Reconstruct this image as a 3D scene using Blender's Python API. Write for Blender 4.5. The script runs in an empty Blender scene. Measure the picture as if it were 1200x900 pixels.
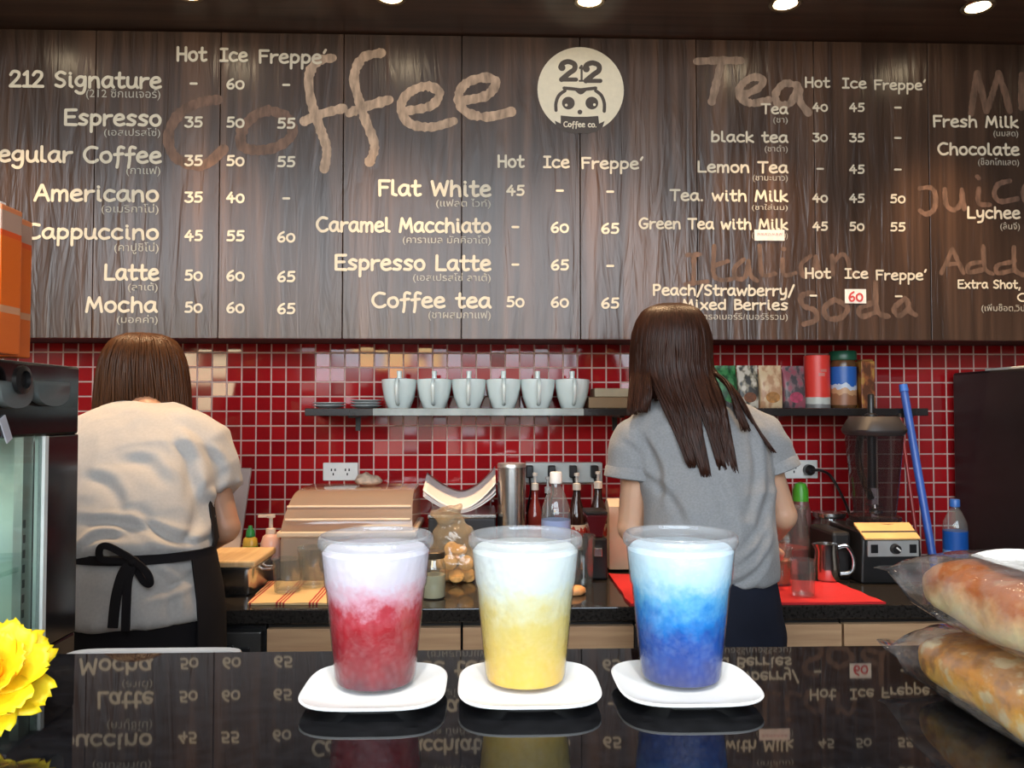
import bpy, bmesh, math, random
from mathutils import Vector, Matrix, noise
import numpy as np

random.seed(7)
PI = math.pi
S = bpy.context.scene
COL = S.collection

# ---------------------------------------------------------------- camera
ZC = 1.3515                      # eye height, 22 cm above the bar top
FPX = 942.0                      # focal length in pixels of a 1200 px wide frame
YAW = math.radians(1.9)          # turned slightly to the right
PITCH = math.atan(29 / FPX)      # tilted slightly up
cam = bpy.data.cameras.new('camera')
cam.sensor_width = 36.0
cam.lens = 36.0 * FPX / 1200.0
cam.clip_start = 0.02
cam_o = bpy.data.objects.new('camera', cam)
COL.objects.link(cam_o)
cam_o.location = (0, 0, ZC)
cam_o.rotation_euler = (PI / 2 + PITCH, 0, -YAW)
S.camera = cam_o
CAM_F = Vector((math.sin(YAW) * math.cos(PITCH), math.cos(YAW) * math.cos(PITCH), math.sin(PITCH)))
CAM_R = Vector((math.cos(YAW), -math.sin(YAW), 0))
CAM_U = CAM_R.cross(CAM_F)

def ray(px, py):
    return CAM_F + CAM_R * ((px - 600) / FPX) + CAM_U * ((450 - py) / FPX)
def P(px, py, Y):                # the point of the plane Y = const that is seen at this pixel
    d = ray(px, py); t = Y / d.y
    return Vector((d.x * t, Y, ZC + d.z * t))
def PZ(px, py, z):               # ... of the plane z = const
    d = ray(px, py); t = (z - ZC) / d.z
    return Vector((d.x * t, d.y * t, z))
def YX(px, X):                   # distance at which the plane X = const is seen in this column
    d = ray(px, 479)
    return X / d.x * d.y

# ---------------------------------------------------------------- colour management, world, daylight
S.view_settings.view_transform = 'Standard'
S.view_settings.look = 'None'
S.view_settings.gamma = 1.0
S.view_settings.use_curve_mapping = False
S.view_settings.exposure = 0.0
S.cycles.max_bounces = 14
S.cycles.transparent_max_bounces = 24
S.cycles.caustics_reflective = False
S.cycles.caustics_refractive = False
S.cycles.sample_clamp_indirect = 6.0
SKY_STRENGTH = 9.5
SPOT_W = 66.0
BAR_FILL_W = 95.0

w = bpy.data.worlds.new('world'); S.world = w
w.use_nodes = True
nt = w.node_tree; nt.nodes.clear()
out = nt.nodes.new('ShaderNodeOutputWorld'); bg = nt.nodes.new('ShaderNodeBackground')
tc = nt.nodes.new('ShaderNodeTexCoord'); sep = nt.nodes.new('ShaderNodeSeparateXYZ')
rp = nt.nodes.new('ShaderNodeValToRGB')
nt.links.new(tc.outputs['Generated'], sep.inputs[0])
mr = nt.nodes.new('ShaderNodeMapRange'); mr.inputs[1].default_value = -0.3; mr.inputs[2].default_value = 0.7
nt.links.new(sep.outputs['Z'], mr.inputs[0]); nt.links.new(mr.outputs[0], rp.inputs[0])
e = rp.color_ramp.elements
e[0].position = 0.0; e[0].color = (0.34, 0.32, 0.29, 1)
e[1].position = 1.0; e[1].color = (0.62, 0.80, 1.0, 1)
for pos, c in ((0.27, (0.28, 0.26, 0.23, 1)), (0.325, (0.15, 0.145, 0.13, 1)), (0.36, (0.75, 0.83, 0.92, 1)), (0.55, (0.85, 0.93, 1.0, 1))):
    k = e.new(pos); k.color = c
nt.links.new(rp.outputs[0], bg.inputs[0]); bg.inputs[1].default_value = SKY_STRENGTH
nt.links.new(bg.outputs[0], out.inputs[0])

YF = -1.2                        # glazed front of the shop, behind the camera
OPENINGS = ((-1.45, 1.55, 0.10, 3.05), (-3.05, -1.70, 1.95, 3.05))
for (x0, x1, z0, z1) in OPENINGS:   # sky portals in the shop's window openings
    l = bpy.data.lights.new('window_daylight', 'AREA'); l.shape = 'RECTANGLE'
    l.size = x1 - x0; l.size_y = z1 - z0
    l.cycles.is_portal = True
    o = bpy.data.objects.new('window_daylight', l); COL.objects.link(o)
    o.location = ((x0 + x1) / 2, YF - 0.02, (z0 + z1) / 2); o.rotation_euler = (PI / 2, 0, 0)

# ---------------------------------------------------------------- materials
MATS = {}
def newmat(name):
    m = bpy.data.materials.new(name); m.use_nodes = True
    n = m.node_tree; n.nodes.clear()
    o = n.nodes.new('ShaderNodeOutputMaterial')
    return m, n, o
def N(n, t, **kw):
    x = n.nodes.new(t)
    for k, v in kw.items():
        if k.startswith('i_'):
            x.inputs[k[2:].replace('_', ' ')].default_value = v
        else: setattr(x, k, v)
    return x
def srgb(r, g, b):
    f = lambda c: (c / 12.92 if c <= 0.04045 else ((c + 0.055) / 1.055) ** 2.4)
    return (f(r / 255), f(g / 255), f(b / 255), 1)
def noise_coord(n, scale, kind='Object'):
    t = N(n, 'ShaderNodeTexCoord'); mp = N(n, 'ShaderNodeMapping')
    mp.inputs['Scale'].default_value = scale
    n.links.new(t.outputs[kind], mp.inputs[0]); return mp.outputs[0]
def pmat(name, col, rough=0.5, metal=0.0, var=0.12, vscale=(12, 12, 12), bump=0.0, bscale=(60, 60, 60), bdist=0.002, sss=0.0, coat=0.0, spec=0.5, sheen=0.0):
    """principled material whose colour wanders a little through noise"""
    if name in MATS: return MATS[name]
    m, n, o = newmat(name)
    b = N(n, 'ShaderNodeBsdfPrincipled')
    nz = N(n, 'ShaderNodeTexNoise', i_Scale=1.0, i_Detail=4.0)
    n.links.new(noise_coord(n, vscale), nz.inputs['Vector'])
    r = N(n, 'ShaderNodeValToRGB')
    c = Vector(col[:3])
    lo = c * (1 - var); hi = c * (1 + var)
    r.color_ramp.elements[0].position = 0.3; r.color_ramp.elements[0].color = (*lo, 1)
    r.color_ramp.elements[1].position = 0.7; r.color_ramp.elements[1].color = (*[min(1, q) for q in hi], 1)
    n.links.new(nz.outputs[0], r.inputs[0]); n.links.new(r.outputs[0], b.inputs['Base Color'])
    b.inputs['Roughness'].default_value = rough; b.inputs['Metallic'].default_value = metal
    b.inputs['Specular IOR Level'].default_value = spec
    b.inputs['Coat Weight'].default_value = coat; b.inputs['Coat Roughness'].default_value = 0.05
    if sheen: b.inputs['Sheen Weight'].default_value = sheen
    if sss:
        b.inputs['Subsurface Weight'].default_value = sss; b.inputs['Subsurface Scale'].default_value = 0.01
    if bump:
        z = N(n, 'ShaderNodeTexNoise', i_Scale=1.0, i_Detail=5.0)
        n.links.new(noise_coord(n, bscale), z.inputs['Vector'])
        bp = N(n, 'ShaderNodeBump', i_Strength=bump, i_Distance=bdist)
        n.links.new(z.outputs[0], bp.inputs['Height']); n.links.new(bp.outputs[0], b.inputs['Normal'])
    n.links.new(b.outputs[0], o.inputs[0])
    MATS[name] = m; return m
def clearmat(name, tint=(1, 1, 1, 1), refl=1.0, rough=0.03, haze=0.0, crinkle=None, hazecol=(0.9, 0.93, 0.95, 1), bump=0.0, bscale=(30, 30, 30)):
    """thin clear plastic or glass: see-through with a fresnel reflection and some haze"""
    if name in MATS: return MATS[name]
    m, n, o = newmat(name)
    tr = N(n, 'ShaderNodeBsdfTransparent'); tr.inputs[0].default_value = tint
    gl = N(n, 'ShaderNodeBsdfGlossy'); gl.inputs['Roughness'].default_value = rough
    fr = N(n, 'ShaderNodeLayerWeight'); fr.inputs[0].default_value = 0.5     # schlick, the same from both faces
    pw = N(n, 'ShaderNodeMath', operation='POWER'); pw.inputs[1].default_value = 5.0; n.links.new(fr.outputs['Facing'], pw.inputs[0])
    mu = N(n, 'ShaderNodeMath', operation='MULTIPLY_ADD'); mu.inputs[1].default_value = 0.75 * min(refl, 1.2); mu.inputs[2].default_value = 0.04 * refl; mu.use_clamp = True
    n.links.new(pw.outputs[0], mu.inputs[0])
    mx = N(n, 'ShaderNodeMixShader'); n.links.new(mu.outputs[0], mx.inputs[0])
    base = tr
    if haze:
        df = N(n, 'ShaderNodeBsdfDiffuse'); df.inputs[0].default_value = hazecol
        tl = N(n, 'ShaderNodeBsdfTranslucent'); tl.inputs[0].default_value = hazecol
        a = N(n, 'ShaderNodeMixShader'); a.inputs[0].default_value = 0.5
        n.links.new(df.outputs[0], a.inputs[1]); n.links.new(tl.outputs[0], a.inputs[2])
        h = N(n, 'ShaderNodeMixShader'); h.inputs[0].default_value = haze
        if crinkle:                                   # cloudy and clear patches of crumpled film
            cz_ = N(n, 'ShaderNodeTexNoise', i_Scale=1.0, i_Detail=5.0, i_Distortion=1.0); n.links.new(noise_coord(n, crinkle), cz_.inputs['Vector'])
            cm = N(n, 'ShaderNodeMapRange'); cm.inputs[1].default_value = 0.42; cm.inputs[2].default_value = 0.72; cm.inputs[3].default_value = haze * 0.25; cm.inputs[4].default_value = min(0.9, haze * 3.2)
            n.links.new(cz_.outputs[0], cm.inputs[0]); n.links.new(cm.outputs[0], h.inputs[0])
        n.links.new(tr.outputs[0], h.inputs[1]); n.links.new(a.outputs[0], h.inputs[2]); base = h
    n.links.new(base.outputs[0], mx.inputs[1]); n.links.new(gl.outputs[0], mx.inputs[2])
    if bump:
        z = N(n, 'ShaderNodeTexNoise', i_Scale=1.0, i_Detail=3.0)
        n.links.new(noise_coord(n, bscale), z.inputs['Vector'])
        bp = N(n, 'ShaderNodeBump', i_Strength=bump, i_Distance=0.004)
        n.links.new(z.outputs[0], bp.inputs['Height']); n.links.new(bp.outputs[0], gl.inputs['Normal']); n.links.new(bp.outputs[0], fr.inputs['Normal'])
    n.links.new(mx.outputs[0], o.inputs[0])
    MATS[name] = m; return m
def emat(name, col, strength):
    if name in MATS: return MATS[name]
    m, n, o = newmat(name)
    x = N(n, 'ShaderNodeEmission'); x.inputs[0].default_value = col; x.inputs[1].default_value = strength
    n.links.new(x.outputs[0], o.inputs[0]); MATS[name] = m; return m
def bandmat(name, stops, axis='Z', rough=0.4, scale=1.0, wobble=0.0, wscale=(40, 40, 40), constant=True, bump=0.0, coat=0.0):
    """printed or layered colours along one object axis; stops = [(metres, colour)]"""
    if name in MATS: return MATS[name]
    m, n, o = newmat(name)
    b = N(n, 'ShaderNodeBsdfPrincipled'); b.inputs['Roughness'].default_value = rough; b.inputs['Coat Weight'].default_value = coat
    t = N(n, 'ShaderNodeTexCoord'); s = N(n, 'ShaderNodeSeparateXYZ'); n.links.new(t.outputs['Object'], s.inputs[0])
    v = s.outputs[axis]
    if wobble or bump:
        z = N(n, 'ShaderNodeTexNoise', i_Scale=1.0, i_Detail=4.0); n.links.new(noise_coord(n, wscale), z.inputs['Vector'])
        a = N(n, 'ShaderNodeMath', operation='MULTIPLY_ADD'); a.inputs[1].default_value = wobble
        n.links.new(z.outputs[0], a.inputs[0]); n.links.new(v, a.inputs[2])
        q = N(n, 'ShaderNodeMath', operation='SUBTRACT'); q.inputs[1].default_value = wobble * 0.5
        n.links.new(a.outputs[0], q.inputs[0]); v = q.outputs[0]
        if bump:
            bp = N(n, 'ShaderNodeBump', i_Strength=bump, i_Distance=0.003); n.links.new(z.outputs[0], bp.inputs['Height'])
            n.links.new(bp.outputs[0], b.inputs['Normal'])
    lo, hi = stops[0][0], stops[-1][0]
    r = N(n, 'ShaderNodeMapRange'); r.inputs[1].default_value = lo; r.inputs[2].default_value = hi
    n.links.new(v, r.inputs[0])
    cr = N(n, 'ShaderNodeValToRGB'); cr.color_ramp.interpolation = 'CONSTANT' if constant else 'LINEAR'
    el = cr.color_ramp.elements
    el[0].position = 0; el[0].color = stops[0][1]; el[1].position = 1; el[1].color = stops[-1][1]
    for p_, c_ in stops[1:-1]:
        k_ = el.new((p_ - lo) / (hi - lo)); k_.color = c_
    n.links.new(r.outputs[0], cr.inputs[0]); n.links.new(cr.outputs[0], b.inputs['Base Color'])
    n.links.new(b.outputs[0], o.inputs[0]); MATS[name] = m; return m

# ---------------------------------------------------------------- mesh builder
class MB:
    def __init__(s): s.v = []; s.f = []
    def add(s, vs, fs):
        k = len(s.v); s.v += [Vector(q) for q in vs]; s.f += [tuple(i + k for i in f) for f in fs]; return s
    def box(s, x0, x1, y0, y1, z0, z1):
        vs = [(x, y, z) for x in (x0, x1) for y in (y0, y1) for z in (z0, z1)]
        return s.add(vs, [(0, 1, 3, 2), (4, 6, 7, 5), (0, 4, 5, 1), (2, 3, 7, 6), (0, 2, 6, 4), (1, 5, 7, 3)])
    def obox(s, c, size, M=None):
        b = MB().box(-size[0] / 2, size[0] / 2, -size[1] / 2, size[1] / 2, -size[2] / 2, size[2] / 2)
        M = M or Matrix.Identity(3)
        return s.add([Vector(c) + M @ q for q in b.v], b.f)
    def loft(s, rings, cap0=True, cap1=True, closed=True):
        n = len(rings[0]); k = len(s.v)
        for r in rings: s.v += [Vector(q) for q in r]
        for i in range(len(rings) - 1):
            for j in range(n if closed else n - 1):
                a = k + i * n + j; b = k + i * n + (j + 1) % n
                s.f.append((a, b, b + n, a + n))
        if cap0: s.f.append(tuple(k + j for j in reversed(range(n))))
        if cap1: s.f.append(tuple(k + (len(rings) - 1) * n + j for j in range(n)))
        return s
    def lathe(s, prof, c=(0, 0, 0), seg=32, sq=0.0, cap0=False, cap1=False, sx=1.0, sy=1.0):
        """profile [(r, z)]; sq > 0 squares the section off"""
        rings = []
        for r, z in prof:
            ring = []
            for j in range(seg):
                a = 2 * PI * j / seg
                k = 1.0
                if sq: k = (abs(math.cos(a)) ** sq + abs(math.sin(a)) ** sq) ** (-1 / sq)
                ring.append((c[0] + sx * r * k * math.cos(a), c[1] + sy * r * k * math.sin(a), c[2] + z))
            rings.append(ring)
        return s.loft(rings, cap0, cap1)
    def tube(s, pts, rad, seg=8, flat=1.0, caps=True):
        pts = [Vector(p) for p in pts]; m = len(pts)
        if not hasattr(rad, '__len__'): rad = [rad] * m
        rings = []; up = None
        for i in range(m):
            t = (pts[min(i + 1, m - 1)] - pts[max(i - 1, 0)]).normalized()
            if up is None:
                up = Vector((0, 0, 1)) if abs(t.z) < 0.9 else Vector((0, 1, 0))
            u = (up - t * up.dot(t)).normalized(); w_ = t.cross(u); up = u
            rings.append([pts[i] + (u * math.cos(2 * PI * j / seg) * flat + w_ * math.sin(2 * PI * j / seg)) * rad[i] for j in range(seg)])
        return s.loft(rings, caps, caps)
    def ellipsoid(s, c, r, seg=20, rg=12):
        rings = []
        for i in range(1, rg):
            a = PI * i / rg
            rings.append([(c[0] + r[0] * math.sin(a) * math.cos(2 * PI * j / seg), c[1] + r[1] * math.sin(a) * math.sin(2 * PI * j / seg), c[2] - r[2] * math.cos(a)) for j in range(seg)])
        return s.loft(rings)
    def capsule(s, p0, p1, r0, r1, seg=14):
        p0 = Vector(p0); p1 = Vector(p1); d = (p1 - p0); L = max(d.length, 1e-5); d = d / L
        pts = []; rad = []
        for k in range(5):
            a = PI / 2 * (1 - k / 4) * 0.98; pts.append(p0 - d * r0 * math.sin(a)); rad.append(max(r0 * math.cos(a), r0 * 0.05))
        for k in range(5):
            a = PI / 2 * (k / 4) * 0.98; pts.append(p1 + d * r1 * math.sin(a)); rad.append(max(r1 * math.cos(a), r1 * 0.05))
        return s.tube(pts, rad, seg)
    def bar(s, a, b, wd, th=None):
        return s.tube([a, b], wd, 8)

def wpos(o):
    p = Vector((0, 0, 0))
    while o is not None: p += o.location; o = o.parent
    return p
def build(name, mb, mat, parent=None, smooth=True, bevel=0.0, origin=None, ang=0.7, flat=False, seg=2):
    me = bpy.data.meshes.new(name)
    org = wpos(parent) if parent is not None else Vector(origin or (0, 0, 0))
    me.from_pydata([tuple(q - org) for q in mb.v], [], mb.f)
    me.validate()
    if not flat:
        bm = bmesh.new(); bm.from_mesh(me); bmesh.ops.recalc_face_normals(bm, faces=bm.faces); bm.to_mesh(me); bm.free()
    me.materials.append(mat)
    if smooth:
        me.polygons.foreach_set('use_smooth', [True] * len(me.polygons)); me.set_sharp_from_angle(angle=ang)
    o = bpy.data.objects.new(name, me); COL.objects.link(o)
    if parent is not None: o.parent = parent
    else: o.location = org
    if bevel:
        b = o.modifiers.new('bevel', 'BEVEL'); b.width = bevel; b.segments = seg; b.limit_method = 'ANGLE'
    return o
def tag(o, label, cat, group=None):
    o['label'] = label; o['category'] = cat
    if group: o['group'] = group
    return o
def thing(name, label, cat, loc, group=None):
    o = bpy.data.objects.new(name, None); o.empty_display_size = 0.05
    COL.objects.link(o); o.location = loc
    return tag(o, label, cat, group)
def struct(name, mb, mat, **kw):
    o = build(name, mb, mat, **kw); o['kind'] = 'structure'; return o
def copy_tree(o, loc=None, parent=None):
    c = o.copy(); COL.objects.link(c)
    if parent is not None: c.parent = parent
    if loc is not None: c.location = loc
    for ch in list(o.children): copy_tree(ch, None, c)
    return c
def spline(pts, n=6):
    pts = [Vector(p) for p in pts]; out_ = []
    for i in range(len(pts) - 1):
        p0 = pts[max(i - 1, 0)]; p1 = pts[i]; p2 = pts[i + 1]; p3 = pts[min(i + 2, len(pts) - 1)]
        for k in range(n):
            t = k / n
            out_.append(0.5 * ((2 * p1) + (p2 - p0) * t + (2 * p0 - 5 * p1 + 4 * p2 - p3) * t * t + (3 * p1 - p0 - 3 * p2 + p3) * t ** 3))
    out_.append(pts[-1]); return out_
def blob(mb, voxel, smooth):
    """fuse overlapping closed shells into one continuous skin; returns a new MB"""
    me = bpy.data.meshes.new('tmp'); me.from_pydata([tuple(q) for q in mb.v], [], mb.f)
    bm = bmesh.new(); bm.from_mesh(me); bmesh.ops.recalc_face_normals(bm, faces=bm.faces); bm.to_mesh(me); bm.free()
    o = bpy.data.objects.new('tmp', me); COL.objects.link(o)
    r = o.modifiers.new('r', 'REMESH'); r.mode = 'VOXEL'; r.voxel_size = voxel
    if smooth:
        s_ = o.modifiers.new('s', 'SMOOTH'); s_.factor = 0.5; s_.iterations = smooth
    dg = bpy.context.evaluated_depsgraph_get(); dg.update()
    m2 = bpy.data.meshes.new_from_object(o.evaluated_get(dg))
    res = MB(); res.v = [v.co.copy() for v in m2.vertices]; res.f = [tuple(p.vertices) for p in m2.polygons]
    res.n = [v.normal.copy() for v in m2.vertices]
    bpy.data.objects.remove(o); bpy.data.meshes.remove(me); bpy.data.meshes.remove(m2)
    return res
# ================================================================ SETTING
ZT = 1.13                        # bar top
ZB = 0.86                        # back worktop
YB = 2.40                        # face of the menu board
YW = 2.65                        # tiled wall
YC = 2.00                        # front edge of the back worktop

def tile_mat():
    m, n, o = newmat('red_mosaic')
    t = N(n, 'ShaderNodeTexCoord'); sp = N(n, 'ShaderNodeSeparateXYZ'); n.links.new(t.outputs['Object'], sp.inputs[0])
    p = 0.0478
    g = P(421, 499, YW)
    def axis(s, off):
        a = N(n, 'ShaderNodeMath', operation='SUBTRACT'); a.inputs[1].default_value = off; n.links.new(s, a.inputs[0])
        d = N(n, 'ShaderNodeMath', operation='DIVIDE'); d.inputs[1].default_value = p; n.links.new(a.outputs[0], d.inputs[0])
        f = N(n, 'ShaderNodeMath', operation='FLOOR'); n.links.new(d.outputs[0], f.inputs[0])
        r = N(n, 'ShaderNodeMath', operation='SUBTRACT'); n.links.new(d.outputs[0], r.inputs[0]); n.links.new(f.outputs[0], r.inputs[1])
        # distance to the tile's edge 0 .. .5
        k = N(n, 'ShaderNodeMath', operation='PINGPONG'); k.inputs[1].default_value = 0.5; n.links.new(r.outputs[0], k.inputs[0])
        return f.outputs[0], k.outputs[0]
    fx, ex = axis(sp.outputs['X'], g.x); fz, ez = axis(sp.outputs['Z'], g.z)
    mn = N(n, 'ShaderNodeMath', operation='MINIMUM'); n.links.new(ex, mn.inputs[0]); n.links.new(ez, mn.inputs[1])
    mr_ = N(n, 'ShaderNodeMapRange'); mr_.inputs[1].default_value = 0.035; mr_.inputs[2].default_value = 0.06; n.links.new(mn.outputs[0], mr_.inputs[0])
    cb = N(n, 'ShaderNodeCombineXYZ'); n.links.new(fx, cb.inputs[0]); n.links.new(fz, cb.inputs[1])
    wn = N(n, 'ShaderNodeTexWhiteNoise', noise_dimensions='3D'); n.links.new(cb.outputs[0], wn.inputs['Vector'])
    tr = N(n, 'ShaderNodeValToRGB'); tr.color_ramp.elements[0].color = (0.25, 0.007, 0.010, 1); tr.color_ramp.elements[1].color = (0.41, 0.012, 0.015, 1)
    n.links.new(wn.outputs['Value'], tr.inputs[0])
    mx = N(n, 'ShaderNodeMix', data_type='RGBA'); n.links.new(mr_.outputs[0], mx.inputs['Factor'])
    mx.inputs['A'].default_value = (0.62, 0.42, 0.37, 1); n.links.new(tr.outputs[0], mx.inputs['B'])
    b = N(n, 'ShaderNodeBsdfPrincipled'); n.links.new(mx.outputs['Result'], b.inputs['Base Color'])
    rr = N(n, 'ShaderNodeMapRange'); rr.inputs[3].default_value = 0.7; rr.inputs[4].default_value = 0.06; n.links.new(mr_.outputs[0], rr.inputs[0])
    n.links.new(rr.outputs[0], b.inputs['Roughness'])
    # every tile sits a little out of true
    ge = N(n, 'ShaderNodeNewGeometry')
    sb = N(n, 'ShaderNodeVectorMath', operation='SUBTRACT'); sb.inputs[1].default_value = (0.5, 0.5, 0.5); n.links.new(wn.outputs['Color'], sb.inputs[0])
    sc = N(n, 'ShaderNodeVectorMath', operation='SCALE'); sc.inputs['Scale'].default_value = 0.05; n.links.new(sb.outputs[0], sc.inputs[0])
    ad = N(n, 'ShaderNodeVectorMath', operation='ADD'); n.links.new(sc.outputs[0], ad.inputs[1])
    bp = N(n, 'ShaderNodeBump', i_Strength=0.6, i_Distance=0.002); n.links.new(mr_.outputs[0], bp.inputs['Height'])
    n.links.new(bp.outputs[0], ad.inputs[0])
    no = N(n, 'ShaderNodeVectorMath', operation='NORMALIZE'); n.links.new(ad.outputs[0], no.inputs[0])
    n.links.new(no.outputs[0], b.inputs['Normal'])
    n.links.new(b.outputs[0], o.inputs[0]); return m
M_tile = tile_mat()
M_floor = pmat('floor_tile', (0.16, 0.14, 0.12, 1), 0.35, var=0.2, vscale=(3, 3, 3))
M_plaster = pmat('plaster', (0.46, 0.40, 0.33, 1), 0.8, var=0.06, bump=0.2)
M_soffit = pmat('dark_brown_laminate', (0.060, 0.032, 0.022, 1), 0.34, var=0.4, vscale=(1.5, 40, 1))
M_black = pmat('black_plastic', (0.012, 0.012, 0.013, 1), 0.32, var=0.2)
M_satin = pmat('satin_black', (0.010, 0.009, 0.010, 1), 0.5, var=0.2)
M_white = pmat('white_plastic', (0.78, 0.77, 0.73, 1), 0.4, var=0.04)
M_steel = pmat('brushed_steel', (0.62, 0.61, 0.59, 1), 0.25, metal=1.0, var=0.08, vscale=(2, 2, 120))
M_frame = pmat('window_frame_paint', (0.05, 0.05, 0.05, 1), 0.4)

RX = 3.2
struct('floor', MB().box(-RX, RX, YF, YW, -0.05, 0), M_floor, smooth=False)
struct('ceiling', MB().box(-RX, RX, YF, YW + 0.1, 3.3, 3.35), M_plaster, smooth=False)
struct('wall_back', MB().box(-RX, RX, YW, YW + 0.1, 0, 3.3), M_tile, smooth=False)
struct('wall_left', MB().box(-RX - 0.1, -RX, YF, YW, 0, 3.3), M_plaster, smooth=False)
struct('wall_right', MB().box(RX, RX + 0.1, YF, YW, 0, 3.3), M_plaster, smooth=False)
wf = MB()
xs = [-RX, -3.05, -1.70, -1.45, 1.55, RX]
wf.box(-RX, -3.05, YF - 0.1, YF, 0, 3.3); wf.box(-3.05, -1.70, YF - 0.1, YF, 0, 1.95); wf.box(-3.05, -1.70, YF - 0.1, YF, 3.05, 3.3)
wf.box(-1.70, -1.45, YF - 0.1, YF, 0, 3.3); wf.box(-1.45, 1.55, YF - 0.1, YF, 3.05, 3.3); wf.box(-1.45, 1.55, YF - 0.1, YF, 0, 0.10); wf.box(1.55, RX, YF - 0.1, YF, 0, 3.3)
struct('wall_front', wf, M_plaster, smooth=False)
for i, (x0, x1, z0, z1) in enumerate(OPENINGS):
    f = MB(); q = 0.05
    f.box(x0, x0 + q, YF - 0.07, YF - 0.03, z0, z1); f.box(x1 - q, x1, YF - 0.07, YF - 0.03, z0, z1)
    f.box(x0, x1, YF - 0.07, YF - 0.03, z0, z0 + q); f.box(x0, x1, YF - 0.07, YF - 0.03, z1 - q, z1)
    if i == 0:
        for xm in (-0.45, 0.55): f.box(xm - 0.025, xm + 0.025, YF - 0.07, YF - 0.03, z0, z1)
        f.box(x0, x1, YF - 0.07, YF - 0.03, 2.2, 2.25)
    struct('window_%d' % (i + 1), f, M_frame, smooth=False)

# soffit over the working side of the bar, with its row of downlights
zs = P(600, 43.0, YB).z
ZS = zs + 0.004
struct('trim_1', MB().box(-RX, RX, 1.80, YW, ZS, ZS + 0.12), M_soffit, smooth=False)
M_lamp = emat('lamp_glow', (1.0, 0.80, 0.52, 1), 28.0)
M_ring = pmat('lamp_ring_metal', (0.30, 0.24, 0.17, 1), 0.3, metal=1.0)
l0 = PZ(690, 2, ZS); l1 = PZ(1145, 7, ZS)
step = (l1.x - l0.x) / 2; yl = (l0.y + l1.y) / 2 - 0.01
names = ['third downlight from the left in the brown soffit, above the round logo', 'downlight in the soffit above the lettering Tea', 'downlight in the soffit above the right end of the menu board',
         'downlight in the soffit above the big lettering Coffee', 'downlight in the soffit above the list of hot drinks', 'leftmost downlight of the soffit row', 'rightmost downlight of the soffit row']
for k, i in enumerate((0, 1, 2, -1, -2, -3, 3)):
    x = l0.x + i * step
    t = thing('downlight', names[k] if k else 'downlight in the soffit above the round logo', 'ceiling light', (x, yl, ZS), 'downlights in the soffit')
    build('trim_ring', MB().lathe([(0.030, -0.001), (0.043, -0.001), (0.045, -0.005), (0.041, -0.009), (0.033, -0.007), (0.030, -0.001)], (x, yl, ZS), 32), M_ring, t)
    build('bulb', MB().lathe([(0.0005, -0.012), (0.018, -0.011), (0.027, -0.008), (0.030, -0.002), (0.030, -0.0005)], (x, yl, ZS), 24, cap0=True, cap1=True), M_lamp, t)
    l = bpy.data.lights.new('downlight_beam', 'SPOT'); l.energy = SPOT_W; l.color = (1.0, 0.66, 0.36)
    l.spot_size = math.radians(74); l.spot_blend = 1.0; l.shadow_soft_size = 0.035
    lo = bpy.data.objects.new('downlight_beam', l); COL.objects.link(lo); lo.location = (0, 0, -0.03); lo.parent = t

# customers' side: unseen ceiling spots, added to brighten things on the bar
M_spotglow = emat('added_spot_glow', (1.0, 0.95, 0.88, 1), 12.0)
for k, (x, lab) in enumerate(((-0.62, 'added ceiling spot over the left half of the bar'), (0.0, 'added ceiling spot over the middle of the bar'), (0.62, 'added ceiling spot over the right half of the bar'))):
    c = Vector((x, -0.35, 3.3)); t = thing('added_bar_spot', lab, 'ceiling light', c, 'added ceiling spots over the bar')
    build('trim_ring', MB().lathe([(0.05, -0.001), (0.068, -0.001), (0.070, -0.006), (0.064, -0.010), (0.052, -0.008), (0.05, -0.001)], c, 32), M_ring, t)
    build('bulb', MB().lathe([(0.0005, -0.012), (0.03, -0.011), (0.050, -0.002), (0.050, -0.0005)], c, 24, cap0=True, cap1=True), M_spotglow, t)
    l = bpy.data.lights.new('added_spot_beam', 'SPOT'); l.energy = BAR_FILL_W; l.color = (1.0, 0.95, 0.88); l.spot_size = math.radians(36); l.spot_blend = 0.6; l.shadow_soft_size = 0.05
    lo = bpy.data.objects.new('added_spot_beam', l); COL.objects.link(lo); lo.parent = t; lo.location = (0, 0, -0.03)
    aim = Vector((x * 0.9, 0.58, ZT + 0.05)) - c; lo.rotation_euler = aim.to_track_quat('-Z', 'Y').to_euler()

# two glowing boxes behind the viewer, invented to give the tiles warm reflections
M_cream = emat('added_cream_glow', (1.0, 0.86, 0.55, 1), 13.0)
M_amberglow = emat('added_amber_glow', (1.0, 0.72, 0.34, 1), 13.0)
c = Vector((-2.27, YF, 1.66)); t = thing('added_wall_glow', 'cream glowing box added behind the viewer to reflect in the tiles', 'wall lamp', c)
build('back_plate', MB().box(c.x - 0.20, c.x + 0.20, YF + 0.001, YF + 0.02, c.z - 0.25, c.z + 0.25), M_frame, t, smooth=False, bevel=0.003)
build('shade', MB().box(c.x - 0.18, c.x + 0.18, YF + 0.0205, YF + 0.07, c.z - 0.23, c.z + 0.23), M_cream, t, smooth=False, bevel=0.004)
c = Vector((-0.68, YF + 0.25, 1.73)); t = thing('added_pendant_glow', 'amber glowing box added at the shop window to reflect in the tiles', 'pendant lamp', (c.x, c.y, 3.3))
build('shade', MB().box(c.x - 0.26, c.x + 0.26, c.y - 0.06, c.y + 0.06, c.z - 0.11, c.z + 0.11), M_amberglow, t, smooth=False, bevel=0.01)
build('frame', MB().box(c.x - 0.27, c.x + 0.27, c.y - 0.065, c.y + 0.065, c.z + 0.111, c.z + 0.13), M_frame, t, smooth=False)
build('rod', MB().tube([(c.x, c.y, c.z + 0.13), (c.x, c.y, 3.299)], 0.008), M_frame, t)

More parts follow.
